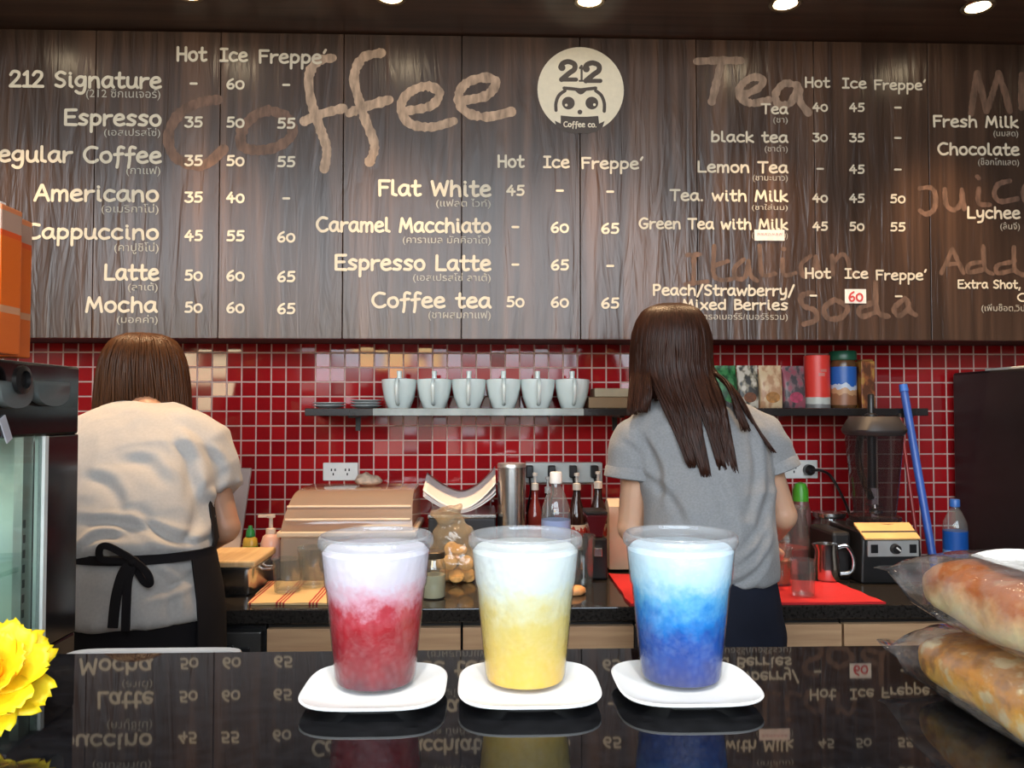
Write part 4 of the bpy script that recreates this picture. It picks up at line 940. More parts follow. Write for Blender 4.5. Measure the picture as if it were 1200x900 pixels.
words = ['first of the six white lidded cups from the left, beside the small plates', 'second of the six white cups on the shelf', 'third of the six white cups on the shelf', 'fourth of the six white cups on the shelf', 'fifth of the six white cups on the shelf', 'sixth white cup, at the right end of its row']
cz = zz; cy = 2.52
kk = cy / FPX
root = None
for i, px in enumerate((468, 509, 549.5, 590, 630, 670.5)):
    x = P(px, 460, cy).x
    if root is None:
        h = 33.0 * kk; R = 20.3 * kk
        root = thing('white_cup', words[0], 'cup', (x, cy, cz), 'white cups on the shelf')
        prof = [(0.001, 0.002), (R * 0.56, 0.002), (R * 0.62, 0.0), (R * 0.66, 0.003), (R * 0.86, h * 0.38), (R * 0.97, h * 0.75), (R, h), (R * 0.96, h), (R * 0.92, h * 0.75), (R * 0.80, h * 0.38), (R * 0.5, 0.008), (0.001, 0.007)]
        build('cup_body', MB().lathe(prof, (x, cy, cz), 40, sq=2.6, cap0=True, cap1=True), M_cupw, root)
        hp = spline([(x, cy - R * 0.93, cz + h * 0.92), (x, cy - R * 1.16, cz + h * 0.98), (x, cy - R * 1.42, cz + h * 0.80), (x, cy - R * 1.36, cz + h * 0.50), (x, cy - R * 1.05, cz + h * 0.22), (x, cy - R * 0.70, cz + h * 0.14)])
        build('handle', MB().tube(hp, [0.0060] * len(hp), 10, 1.0), M_cupw, root)
        ld = build('lid', MB().lathe([(0.001, h + 0.006), (R * 0.5, h + 0.005), (R * 0.93, h + 0.0015), (R * 0.93, h - 0.002), (R * 0.5, h), (0.001, h)], (x, cy, cz), 40, sq=2.6, cap0=True, cap1=True), M_cupw, root)
        build('lid_knob', MB().lathe([(0.0085, h + 0.005), (0.0075, h + 0.012), (0.0085, h + 0.024), (0.0085, h + 0.028), (0.001, h + 0.029)], (x, cy, cz), 16, cap1=True), M_cupw, ld)
    else:
        c = copy_tree(root, (x, cy, cz)); c['label'] = words[i]
def plates(px, n, R, cy_, lab0):
    x = P(px, 478, cy_).x
    M_pl = pmat('grey_glazed_plate', (0.55, 0.58, 0.58, 1), 0.25, var=0.06)
    for k in range(n):
        z0 = ztop + 0.0005 + k * 0.0085
        o = build('small_plate', MB().lathe([(0.001, 0.001), (R * 0.5, 0.001), (R * 0.55, 0.0), (R * 0.62, 0.001), (R, 0.008), (R, 0.0095), (R * 0.6, 0.004), (0.001, 0.0035)], (x, cy_, z0), 36, cap0=True, cap1=True), M_pl, origin=(x, cy_, z0))
        tag(o, lab0[k], 'plate', 'small plates on the shelf')
plates(429, 3, 18 * 2.54 / FPX, 2.555, ['lowest plate of the small grey stack left of the cups', 'middle plate of the small grey stack left of the cups', 'top plate of the small grey stack left of the cups'])
plates(386, 2, 19 * 2.54 / FPX, 2.53, ['lower of two grey plates at the left end of the shelf', 'upper of two grey plates at the left end of the shelf'])
# beige boxes beside the cups
for (x0, x1, y0, y1, lab, c) in ((690, 752, 465.5, 478.5, 'lower flat brown box on the shelf, next to the cups', (0.28, 0.17, 0.085, 1)), (697, 749, 455, 465, 'flat beige box lying on the brown box on the shelf', (0.45, 0.36, 0.24, 1))):
    yy = 2.50; a = P(x0, y1, yy); b_ = P(x1, y0, yy)
    z0 = ztop + 0.0008 if y1 > 470 else zlast + 0.0008
    o = build('flat_box', MB().box(a.x, b_.x, yy, yy + 0.12, z0, b_.z), pmat('card_%d' % x0, c, 0.6), smooth=False, bevel=0.002, origin=(a.x, yy, z0)); tag(o, lab, 'box', 'flat boxes on the shelf'); zlast = b_.z
# printed packets
def printmat(name, base, cols, sc):
    """packet print: soft blotches of several inks"""
    m, n, o = newmat(name)
    b = N(n, 'ShaderNodeBsdfPrincipled', i_Roughness=0.4)
    z = N(n, 'ShaderNodeTexNoise', i_Scale=1.0, i_Detail=2.0); n.links.new(noise_coord(n, sc), z.inputs['Vector'])
    r = N(n, 'ShaderNodeValToRGB'); el = r.color_ramp.elements
    el[0].position = 0.43; el[0].color = cols[0]; el[1].position = 0.58; el[1].color = cols[-1]
    for i, c in enumerate(cols[1:-1]): k_ = el.new(0.43 + 0.15 * (i + 1) / (len(cols) - 1)); k_.color = c
    n.links.new(z.outputs[0], r.inputs[0]); n.links.new(r.outputs[0], b.inputs['Base Color']); n.links.new(b.outputs[0], o.inputs[0]); return m
yy = 2.52
PK = [(838, 864.5, 428, 'green foil packet on the shelf, half hidden by long hair', [srgb(22, 66, 34), srgb(44, 110, 58), srgb(70, 135, 80)], None),
      (866, 890, 428, 'packet with blotchy dark grey and cream print, second from the left', [srgb(60, 58, 56), srgb(150, 140, 120), srgb(206, 196, 180)], srgb(120, 66, 30)),
      (891.5, 918, 428, 'beige packet with faint brown print on the shelf', [srgb(186, 140, 105), srgb(208, 170, 135), srgb(216, 188, 150)], srgb(176, 120, 60)),
      (919.5, 945, 428.5, 'mauve and pink printed packet beside the red tin', [srgb(70, 62, 66), srgb(126, 96, 100), srgb(150, 80, 92)], srgb(176, 60, 90))]
for i, (x0, x1, y0, lab, cols, acc) in enumerate(PK):
    a = P(x0, 477, yy); b_ = P(x1, y0, yy); z0 = ztop + 0.0008
    mx_ = (a.x + b_.x) / 2; hx = (b_.x - a.x) / 2; H_ = b_.z - z0
    t = thing('packet', lab, 'packet', (mx_, yy + 0.02, z0), 'packets on the shelf')
    rings = []
    for u, th in ((0, 0.016), (0.03, 0.019), (0.25, 0.02), (0.6, 0.016), (0.85, 0.006), (0.9, 0.0015), (1.0, 0.0015)):
        rings.append([(mx_ + hx * math.copysign(abs(math.cos(q)) ** 0.35, math.cos(q)), yy + 0.02 + th * math.copysign(abs(math.sin(q)) ** 0.5, math.sin(q)), z0 + H_ * u) for q in [2 * PI * k / 28 for k in range(28)]])
    build('pouch', MB().loft(rings), printmat('packet_print_%d' % i, cols[0], cols, (45, 45, 30)), t)
    if acc:
        zc2 = z0 + H_ * 0.25; r_ = hx * 0.60
        dm = MB().loft([[(mx_ + 0.003 + r_ * math.cos(2 * PI * k / 24), y2, zc2 + r_ * 0.8 * math.sin(2 * PI * k / 24)) for k in range(24)] for y2 in (yy + 0.004, yy - 0.0006)])
        build('printed_picture', dm, pmat('packet_picture_%d' % i, acc, 0.4, var=0.4, vscale=(80, 80, 80)), t, smooth=False)
# tins and jars
x = P(962, 450, yy).x; R = 15 * yy / FPX; z0 = ztop + 0.0008; H_ = P(962, 416, yy).z - z0
t = thing('red_tin', 'tall red tin with a silver bottom on the shelf', 'tin', (x, yy + 0.03, z0), None)
build('tin', MB().lathe([(0.001, 0), (R, 0), (R, H_ * 0.30 - 0.012), (R, H_ - 0.002), (R * 0.96, H_), (0.001, H_ - 0.002)], (x, yy + 0.03, z0), 36, cap0=True, cap1=True),
      bandmat('red_tin_print', [(0.0, srgb(120, 118, 116)), (0.012, srgb(196, 198, 190)), (0.030, srgb(196, 198, 190)), (0.034, srgb(226, 62, 52)), (0.2, srgb(226, 62, 52))], 'Z', 0.35, wobble=0.006, wscale=(25, 25, 25)), t, ang=0.5)
pv = []
lb = MB()
for u0, u1, v0, v1 in ((-0.12, 0.10, 0.60, 0.66), (-0.05, 0.18, 0.68, 0.73)):
    g = []
    for k in range(7):
        an = -PI / 2 + (u0 + (u1 - u0) * k / 6) * 2.2
        g.append((x + (R + 0.0005) * math.cos(an), yy + 0.03 + (R + 0.0005) * math.sin(an)))
    vs = [(a_, b2_, z0 + H_ * v0) for a_, b2_ in g] + [(a_, b2_, z0 + H_ * v1) for a_, b2_ in g]
    lb.add(vs, [(k, k + 1, k + 8, k + 7) for k in range(6)])
build('label_print', lb, pmat('pale_red_print', srgb(214, 130, 120), 0.4), t)
x = P(993, 450, yy).x; H_ = P(993, 411, yy).z - z0; R = 15 * yy / FPX
t = thing('coffee_jar', 'glass jar with blue label and green lid, between red tin and gold pack', 'jar', (x, yy + 0.03, z0))
hl = H_ * 0.84
build('jar', MB().lathe([(0.001, 0), (R * 0.94, 0), (R, 0.006), (R, hl * 0.9), (R * 0.9, hl), (0.001, hl)], (x, yy + 0.03, z0), 36, cap0=True, cap1=True), pmat('coffee_brown', (0.11, 0.05, 0.02, 1), 0.2, var=0.3), t)
lm = bandmat('blue_label', [(0.0, srgb(150, 100, 70)), (0.045, srgb(196, 150, 110)), (0.062, srgb(190, 200, 215)), (0.075, srgb(40, 96, 176)), (0.14, srgb(24, 70, 150))], 'Z', 0.35, wobble=0.05, wscale=(30, 30, 14))
build('label', MB().lathe([(R * 1.012, 0.010), (R * 1.012, hl * 0.86)], (x, yy + 0.03, z0), 36), lm, t)
build('lid', MB().lathe([(0.001, hl), (R * 1.03, hl), (R * 1.05, hl + 0.003), (R * 1.03, H_ - 0.003), (R * 0.97, H_), (0.001, H_)], (x, yy + 0.03, z0), 36, cap0=True, cap1=True), pmat('dark_green_lid', (0.012, 0.085, 0.045, 1), 0.35), t)
a = P(1010, 477, yy); b_ = P(1025, 421, yy)
t = thing('gold_pack', 'slim gold and brown carton at the right end of the packets', 'carton', ((a.x + b_.x) / 2, yy + 0.02, z0))
build('carton', MB().box(a.x, b_.x, yy, yy + 0.045, z0, b_.z - 0.006), printmat('gold_print', None, [srgb(92, 50, 26), srgb(150, 84, 44), srgb(176, 128, 60)], (38, 38, 22)), t, smooth=False, bevel=0.002)
build('top_flap', MB().box(a.x + 0.003, b_.x - 0.003, yy + 0.004, yy + 0.041, b_.z - 0.006, b_.z), pmat('gold_flap', srgb(140, 96, 50), 0.4), t, smooth=False, bevel=0.002)
# ================================================================ THINGS ON THE BACK WORKTOP
E0 = 0.0008
def on(px, py):                   # a point of the worktop
    return PZ(px, py, ZB + E0)
def lathe_thing(name, label, cat, c, parts, group=None):
    t = thing(name, label, cat, c, group)
    for nm, prof, m, kw in parts: build(nm, MB().lathe(prof, c, kw.get('seg', 32), sq=kw.get('sq', 0), cap0=kw.get('c0', True), cap1=kw.get('c1', True), sx=kw.get('sx', 1), sy=kw.get('sy', 1)), m, t)
    return t
# striped cloth
def cloth(name, corners, m, lab, cat, amp, seed, th=0.004):
    p = [on(*q) for q in corners]; mb = MB(); n_, m_ = 26, 16
    for k in (0, 1):
        for i in range(n_ + 1):
            for j in range(m_ + 1):
                u, v = i / n_, j / m_
                q = p[0] * (1 - u) * (1 - v) + p[1] * u * (1 - v) + p[2] * u * v + p[3] * (1 - u) * v
                edge = noise.noise(Vector((u * 6, v * 6, seed + 7))) * 0.006
                q = q + Vector((edge, edge * 0.7, 0)); q.y = max(q.y, YC + 0.004)
                q.z = ZB + E0 + (th + amp * (0.5 + 0.5 * noise.noise(Vector((u * 7, v * 7, seed)))) if k else 0)
                mb.v.append(q)
    s_ = (n_ + 1) * (m_ + 1)
    for i in range(n_):
        for j in range(m_):
            a = i * (m_ + 1) + j; mb.f.append((a, a + 1, a + m_ + 2, a + m_ + 1)); mb.f.append((s_ + a, s_ + a + m_ + 1, s_ + a + m_ + 2, s_ + a + 1))
    for i in range(n_):
        for j in (0, m_):
            a = i * (m_ + 1) + j; mb.f.append((a, a + m_ + 1, s_ + a + m_ + 1, s_ + a))
    for j in range(m_):
        for i in (0, n_):
            a = i * (m_ + 1) + j; mb.f.append((a, a + 1, s_ + a + 1, s_ + a))
    c = sum(p, Vector()) / 4
    return tag(build(name, mb, m, origin=(c.x, c.y, ZB)), lab, cat)
def stripe_mat():
    m, n, o = newmat('striped_cotton')
    b = N(n, 'ShaderNodeBsdfPrincipled', i_Roughness=0.85)
    t = N(n, 'ShaderNodeTexCoord'); s = N(n, 'ShaderNodeSeparateXYZ'); n.links.new(t.outputs['Object'], s.inputs[0])
    d = N(n, 'ShaderNodeMath', operation='DIVIDE'); d.inputs[1].default_value = 0.083; n.links.new(s.outputs['X'], d.inputs[0])
    f = N(n, 'ShaderNodeMath', operation='FRACT'); n.links.new(d.outputs[0], f.inputs[0])
    cr = N(n, 'ShaderNodeValToRGB'); cr.color_ramp.interpolation = 'CONSTANT'; el = cr.color_ramp.elements
    C0 = (0.66, 0.45, 0.22, 1); C1 = (0.36, 0.03, 0.025, 1)
    el[0].position = 0; el[0].color = C0; el[1].position = 0.30; el[1].color = C1
    for p_, c_ in ((0.36, C0), (0.41, C1), (0.46, C0), (0.51, C1), (0.57, C0)): k_ = el.new(p_); k_.color = c_
    n.links.new(f.outputs[0], cr.inputs[0]); n.links.new(cr.outputs[0], b.inputs['Base Color']); n.links.new(b.outputs[0], o.inputs[0]); return m
cloth('striped_cloth', [(290, 709), (420, 709), (425, 683), (315, 683)], stripe_mat(), 'cream cotton cloth with red stripes on the worktop under clear glasses', 'cloth', 0.003, 2.0)
M_redmat = pmat('red_rubber_mat', (0.52, 0.012, 0.018, 1), 0.6, var=0.05, bump=0.1)
cloth('red_mat', [(741, 713.5), (1050, 713.5), (980, 684), (713, 674)], M_redmat, 'bright red mat on the worktop, running behind the long-haired woman', 'mat', 0.0015, 4.0, 0.005)
ZM = ZB + 0.0078
M_glassw = clearmat('clear_glass', (0.90, 0.93, 0.92, 1), 2.6, 0.03, haze=0.05)
def tumbler(px, py, r0, r1, h, lab, z, dy=0, handle=False, name='drinking_glass', grp=None, up=True):
    c = PZ(px, py, z); 
    t = thing(name, lab, 'glass', c, grp)
    prof = [(0.001, 0.006), (r0 * 0.9, 0.006), (r1 - 0.002, h), (r1, h), (r0, 0.0), (0.001, 0.0)]
    if not up: prof = [(r, h - z_) for r, z_ in prof]
    build('glass_body', MB().lathe(prof, c, 32, cap0=True, cap1=True), M_glassw, t)
    if handle:
        hp = spline([(c.x + r1 * 0.95, c.y, c.z + h * 0.85), (c.x + r1 + 0.025, c.y, c.z + h * 0.8), (c.x + r1 + 0.03, c.y, c.z + h * 0.5), (c.x + r0 + 0.012, c.y, c.z + h * 0.25), (c.x + r0 * 0.97, c.y, c.z + h * 0.2)])
        build('handle', MB().tube(hp, 0.004), M_glassw, t)
    return t
tumbler(337, 692, 0.034, 0.040, 0.085, 'clear drinking glass standing on the left of the striped cloth', ZB + 0.0085, grp=None)
tumbler(368, 686, 0.036, 0.046, 0.105, 'clear handled glass mug on the striped cloth, beside the red drink', ZB + 0.0085, handle=True, name='glass_mug')
tumbler(683, 683, 0.028, 0.037, 0.135, 'clear glass on the worktop between the yellow drink and the dark bottles', ZB + E0)
# --- steel container with a chopping board on it, by the bobbed woman
c = on(263, 700)
t = thing('steel_container', 'grey steel container under the small wooden board at the bobbed woman\'s side', 'container', c)
hx, hy, H_ = 0.075, 0.10, 0.075
rr = lambda k, z: [(c.x + (hx * k) * math.copysign(abs(math.cos(q)) ** 0.3, math.cos(q)), c.y + 0.11 + (hy * k) * math.copysign(abs(math.sin(q)) ** 0.3, math.sin(q)), c.z + z) for q in [2 * PI * k_ / 36 for k_ in range(36)]]
build('pan', MB().loft([rr(0.86, 0), rr(0.9, 0.004), rr(0.98, H_ - 0.006), rr(1.02, H_ - 0.003), rr(1.02, H_), rr(0.95, H_), rr(0.86, 0.012)]), M_steel, t)
hp = [(c.x + hx * 0.9, c.y + 0.11 - 0.02, c.z + 0.055), (c.x + hx + 0.02, c.y + 0.11 - 0.02, c.z + 0.055), (c.x + hx + 0.02, c.y + 0.11 + 0.02, c.z + 0.055), (c.x + hx * 0.9, c.y + 0.11 + 0.02, c.z + 0.055)]
build('handle', MB().tube(hp, 0.004), M_steel, t)
zbd = c.z + H_ + 0.0006
M_bamboo = wood_mat('bamboo', (0.52, 0.33, 0.15, 1), (0.72, 0.52, 0.28, 1), (60, 3, 10))
bd = thing('chopping_board', 'small pale wooden board lying on the steel container', 'board', (c.x + 0.005, c.y + 0.11, zbd))
build('slab', MB().box(c.x - 0.09, c.x + 0.078, c.y + 0.0, c.y + 0.215, zbd, zbd + 0.018), M_bamboo, bd, smooth=False, bevel=0.005)
# --- pale panel leaning on the tiles behind the bobbed woman's arm
a = P(245, 662, 2.50); b_ = P(286, 549, 2.62)
x0, x1 = a.x - 0.12, P(283, 600, 2.56).x
zl_ = ZB + E0
M_pink = pmat('pale_pink_board', (0.50, 0.40, 0.37, 1), 0.5, var=0.04)
mb = MB()
mb.add([(x0, 2.52, zl_), (x1, 2.52, zl_), (x1, 2.535, zl_), (x0, 2.535, zl_), (x0, 2.632, b_.z), (x1 + 0.008, 2.632, b_.z), (x1 + 0.008, 2.647, b_.z), (x0, 2.647, b_.z)], [(0, 1, 5, 4), (1, 2, 6, 5), (2, 3, 7, 6), (3, 0, 4, 7), (0, 3, 2, 1), (4, 5, 6, 7)])
tag(build('cutting_board', mb, M_pink, smooth=False, bevel=0.004, origin=(x1, 2.55, zl_)), 'pale pink cutting board leaning on the red tiles behind the bobbed woman', 'board')
# --- dish soap bottle
c = on(293, 668)
Yk = c.y / FPX
lathe_thing('soap_bottle', 'small bottle with green cap and green emblem beside the pink pump bottle', 'bottle', c, [
    ('bottle_body', [(0.001, 0), (0.021, 0), (0.023, 0.004), (0.023, 0.075), (0.020, 0.095), (0.011, 0.103), (0.001, 0.103)], bandmat('soap_label', [(0.0, srgb(150, 128, 40)), (0.030, srgb(176, 150, 58)), (0.050, srgb(110, 150, 50)), (0.072, srgb(180, 150, 60)), (0.2, srgb(186, 160, 66))], 'Z', 0.3, wobble=0.016, wscale=(50, 50, 20)), {'sy': 0.75}),
    ('cap', [(0.012, 0.1005), (0.0135, 0.102), (0.0125, 0.118), (0.007, 0.126), (0.006, 0.134), (0.001, 0.135)], pmat('green_cap', (0.02, 0.22, 0.06, 1), 0.35), {'seg': 20})])
# --- pump bottle on a dark block
c = on(316, 684); c = Vector((c.x, 2.33, ZB + E0))
cx_ = P(316, 660, 2.36).x
blk = MB().box(cx_ - 0.033, cx_ + 0.030, 2.33, 2.41, ZB + E0, P(316, 656, 2.36).z)
tag(build('dark_tin', blk, pmat('dark_tin_paint', (0.035, 0.025, 0.028, 1), 0.4), smooth=False, bevel=0.006, origin=(cx_, 2.37, ZB)), 'dark square tin that the pink pump bottle stands on', 'tin')
c = Vector((cx_, 2.37, P(316, 656, 2.36).z + 0.0006))
M_pinkp = pmat('pink_soap', (0.52, 0.33, 0.29, 1), 0.3, var=0.08)
t = lathe_thing('pump_bottle', 'pinkish pump bottle standing on the dark tin, left of the bread bin', 'bottle', c, [
    ('bottle_body', [(0.001, 0), (0.027, 0), (0.029, 0.004), (0.029, 0.045), (0.022, 0.066), (0.012, 0.074), (0.001, 0.074)], M_pinkp, {})])
build('pump', MB().lathe([(0.014, 0.073), (0.014, 0.088), (0.006, 0.090), (0.005, 0.118), (0.012, 0.120), (0.012, 0.128), (0.001, 0.129)], c, 20, cap1=True).obox((c.x - 0.018, c.y, c.z + 0.124), (0.036, 0.010, 0.007)), pmat('cream_plastic', (0.62, 0.54, 0.47, 1), 0.4), t)
# --- big translucent bread bin
yf, yb2 = 2.32, 2.62
a = P(345, 690, yf); b_ = P(485, 690, yf)
zt_ = P(400, 571, 2.5).z; zmid = P(400, 627, yf).z
M_bin = clearmat('milky_bin_plastic', (0.97, 0.93, 0.88, 1), 1.2, 0.12, haze=0.72, hazecol=(0.90, 0.78, 0.62, 1))
M_binl = clearmat('clear_brownish_lid', (0.94, 0.86, 0.78, 1), 1.6, 0.08, haze=0.46, hazecol=(0.82, 0.67, 0.55, 1))
x0 = P(327, 640, yf).x; x1 = b_.x
t = thing('bread_bin', 'large translucent bread bin with a roll lid between the outlet and the papers', 'bin', ((x0 + x1) / 2, 2.47, ZB))
build('tub', MB().box(x0, x1, yf + 0.006, yb2, ZB + E0, zmid - 0.004), M_bin, t, smooth=False, bevel=0.010)
build('rim', MB().box(x0 - 0.008, x1 + 0.006, yf - 0.004, yb2 + 0.004, zmid - 0.006, zmid + 0.010), pmat('cream_rim', (0.62, 0.50, 0.36, 1), 0.3), t, smooth=False, bevel=0.004)
rings = []
for x in (x0 + 0.004, x0 + 0.012, x1 - 0.012, x1 - 0.004):
    k = 0.97 if x in (x0 + 0.004, x1 - 0.004) else 1.0
    ring = [(x, yf, zmid + 0.0102)]
    for i in range(13):
        q = PI / 2 * i / 12
        ring.append((x + 0.02 * (1 if x < (x0 + x1) / 2 else -0.3) * math.sin(q), yf + (0.13) * (1 - math.cos(q)) * 1.0, zmid + 0.0105 + (zt_ - zmid - 0.0105) * math.sin(q) * k))
    ring += [(x + 0.02 * (1 if x < (x0 + x1) / 2 else -0.3), yb2, zmid + 0.0105 + (zt_ - zmid - 0.0105) * k), (x, yb2, zmid + 0.0102)]
    rings.append(ring)
ld = build('roll_lid', MB().loft(rings), M_binl, t, ang=0.6)
rb = MB(); 
for zz_ in (0.30, 0.62):
    q = math.asin(zz_); y_ = yf + 0.13 * (1 - math.cos(q)); z_ = zmid + 0.0105 + (zt_ - zmid - 0.0105) * zz_
    rb.tube([(x0 + 0.016, y_ - 0.003, z_), (x1 - 0.012, y_ - 0.003, z_)], 0.004, 8)
build('ridge', rb, pmat('cream_ridge', (0.66, 0.54, 0.42, 1), 0.2), ld)
# loaves faintly seen inside
for i, (px, lab) in enumerate(((385, 'left pale loaf inside the translucent bread bin'), (445, 'right pale loaf inside the translucent bread bin'))):
    x = P(px, 650, 2.45).x
    o = build('bread_loaf', loaf(x, ZB + 0.012, 2.36, 2.58, 0.05, 0.07, 20.0 + i, 0.0), bread_mat('bin_loaf_%d' % i, (0.75, 0.55, 0.30, 1), (0.50, 0.25, 0.08, 1), 0.0, 0.09), origin=(x, 2.47, ZB + 0.012)); tag(o, lab, 'bread', 'loaves in the bread bin')
# crumpled bag on the bin, under the outlet
q = P(432, 566, 2.54)
mb = blob(MB().ellipsoid((q.x, 2.545, zt_ + 0.016), (0.045, 0.04, 0.016)).ellipsoid((q.x - 0.01, 2.545, zt_ + 0.024), (0.028, 0.025, 0.017)), 0.006, 2)
mb.v = [p + Vector((0, 0, 1)) * max(-0.002, noise.noise(p * 60) * 0.008) if p.z > zt_ + 0.012 else p for p in mb.v]
for p in mb.v: p.z = max(p.z, zt_ + 0.0012)
tag(build('crumpled_wrapper', mb, pmat('beige_wrapper', (0.62, 0.46, 0.34, 1), 0.5, var=0.25, vscale=(70, 70, 70)), ang=3, origin=(q.x, 2.54, zt_)), 'crumpled beige wrapper on top of the bread bin, beside the white outlet', 'wrapper')
# --- sheets of paper on a dark tray / box
yb3 = 2.40
a = P(506, 614, 2.36); b_ = P(581, 614, 2.36)
zbx = P(540, 613, 2.36).z
M_dbox = pmat('dark_machine', (0.020, 0.018, 0.020, 1), 0.35)
t = thing('dark_box', 'dark box with a silver top edge under the curled white papers', 'box', ((a.x + b_.x) / 2, 2.45, ZB))
build('box_body', MB().box(a.x - 0.012, b_.x, 2.38, 2.60, ZB + E0, zbx + 0.010), M_dbox, t, smooth=False, bevel=0.004)
build('top_edge', MB().box(a.x - 0.014, b_.x + 0.002, 2.376, 2.602, zbx + 0.0105, zbx + 0.022), M_steel, t, smooth=False, bevel=0.003)
def sheet(i, z0, curl, rot, lab):
    mb = MB(); nx, ny = 18, 8; cx_ = P(539, 590, 2.45).x
    for k in (0, 1):
        for ix in range(nx + 1):
            for iy in range(ny + 1):
                u = ix / nx * 2 - 1; v = iy / ny * 2 - 1
                x = u * 0.108; y = v * 0.085
                z = z0 + curl[0] * max(0, -u) ** 1.6 + curl[1] * max(0, u - 0.0) ** 1.8 + 0.040 * (v + 1) * 0.5 + k * 0.0006
                mb.v.append(Vector((cx_ + x * math.cos(rot) - y * math.sin(rot), 2.485 + x * math.sin(rot) + y * math.cos(rot), z)))
    s_ = (nx + 1) * (ny + 1)
    for ix in range(nx):
        for iy in range(ny):
            q = ix * (ny + 1) + iy; mb.f += [(q, q + 1, q + ny + 2, q + ny + 1), (s_ + q, s_ + q + ny + 1, s_ + q + ny + 2, s_ + q + 1)]
    for ix in range(nx):
        for iy in (0, ny):
            q = ix * (ny + 1) + iy; mb.f.append((q, q + ny + 1, s_ + q + ny + 1, s_ + q))
    for iy in range(ny):
        for ix in (0, nx):
            q = ix * (ny + 1) + iy; mb.f.append((q, q + 1, s_ + q + 1, s_ + q))
    tag(build('paper_sheet', mb, pmat('wrapping_paper', (0.72, 0.66, 0.64, 1), 0.7, var=0.04), ang=3, origin=(cx_, 2.485, z0)), lab, 'paper', 'curled sheets on the dark box')
zs0 = zbx + 0.0235
sheet(0, zs0, (0.050, 0.055), 0.0, 'lowest of the curled white sheets between bread bin and steel canister')
sheet(1, zs0 + 0.005, (0.052, 0.062), 0.0, 'middle curled white sheet, its left end raised')
sheet(2, zs0 + 0.010, (0.058, 0.078), 0.0, 'topmost curled white sheet, its right corner standing up')
# --- bag of cookies, jar, canister
c = on(530, 671); cy_ = 2.31; cx_ = P(534, 640, cy_).x
t = thing('cookie_bag', 'tied clear bag of golden cookies between the red and yellow drinks', 'bag', (cx_, cy_, ZB))
base = blob(MB().ellipsoid((cx_, cy_, ZB + 0.055), (0.080, 0.06, 0.060)).ellipsoid((cx_ - 0.005, cy_, ZB + 0.11), (0.068, 0.045, 0.065)).ellipsoid((cx_ - 0.012, cy_, ZB + 0.165), (0.040, 0.022, 0.032)).tube([(cx_ - 0.02, cy_, ZB + 0.17), (cx_ - 0.030, cy_, ZB + 0.208)], [0.030, 0.052], 14), 0.007, 3)
bagm = MB(); bagm.f = base.f
bagm.v = [p + n_ * (noise.noise(p * 45) * 0.007) for p, n_ in zip(base.v, base.n)]
for p in bagm.v: p.z = max(p.z, ZB + E0 * 1.2)
build('plastic_bag', bagm, clearmat('bag_film_warm', (0.97, 0.95, 0.90, 1), 1.8, 0.12, haze=0.30, hazecol=(0.85, 0.72, 0.50, 1), bump=0.8, bscale=(50, 50, 50)), t, ang=3)
M_cookie = pmat('golden_cookie', (0.72, 0.40, 0.12, 1), 0.6, var=0.25, vscale=(90, 90, 90), bump=0.4, bscale=(200, 200, 200))
root = None
for i in range(11):
    a_ = i * 2.4; r_ = 0.036 if i < 8 else 0.012
    lv = i // 4
    p = Vector((cx_ + r_ * math.cos(a_), cy_ + r_ * 0.8 * math.sin(a_) - 0.006, ZB + 0.018 + lv * 0.036 + 0.002 * (i % 4)))
    R = Matrix.Rotation(0.9 + 0.5 * math.sin(i * 3), 3, 'X') @ Matrix.Rotation(i * 1.3, 3, 'Z')
    ck = MB().lathe([(0.001, -0.006), (0.018, -0.006), (0.0215, -0.002), (0.0215, 0.002), (0.017, 0.006), (0.001, 0.007)], (0, 0, 0), 18, cap0=True, cap1=True)
    m2 = MB(); m2.f = ck.f; m2.v = [p + R @ q for q in ck.v]
    o = build('cookie', m2, M_cookie, origin=p); tag(o, 'golden round cookie inside the tied clear bag', 'cookie', 'cookies in the clear bag')
c = on(508, 700)
t = lathe_thing('glass_jar', 'small glass jar of pale cream with a dark lid, left of the cookie bag', 'jar', c, [
    ('jar_body', [(0.001, 0), (0.029, 0), (0.032, 0.004), (0.032, 0.085), (0.026, 0.098), (0.026, 0.104)], M_glassw, {'c1': False}),
    ('contents', [(0.001, 0.003), (0.0285, 0.003), (0.0295, 0.006), (0.0295, 0.060), (0.001, 0.061)], pmat('pale_cream', (0.62, 0.55, 0.36, 1), 0.6), {}),
    ('lid', [(0.001, 0.103), (0.029, 0.103), (0.030, 0.106), (0.030, 0.118), (0.028, 0.120), (0.001, 0.120)], pmat('dark_bronze_lid', (0.12, 0.09, 0.06, 1), 0.35, metal=0.6), {})])
cy_ = 2.42; ca = P(599.5, 640, cy_)
Rk = 16.5 * cy_ / FPX; Hc = P(599, 543, cy_).z - ZB
lathe_thing('steel_canister', 'tall brushed steel canister left of the four-plug power strip', 'canister', (ca.x, cy_, ZB + E0), [
    ('canister_body', [(0.001, 0), (Rk, 0), (Rk, Hc - 0.012), (0.001, Hc - 0.012)], M_steel, {'seg': 40}),
    ('lid', [(0.001, Hc - 0.0118), (Rk * 1.02, Hc - 0.0118), (Rk * 1.02, Hc - 0.004), (Rk * 0.97, Hc), (0.001, Hc)], pmat('pale_steel', (0.68, 0.66, 0.63, 1), 0.3, metal=0.9), {'seg': 40})])
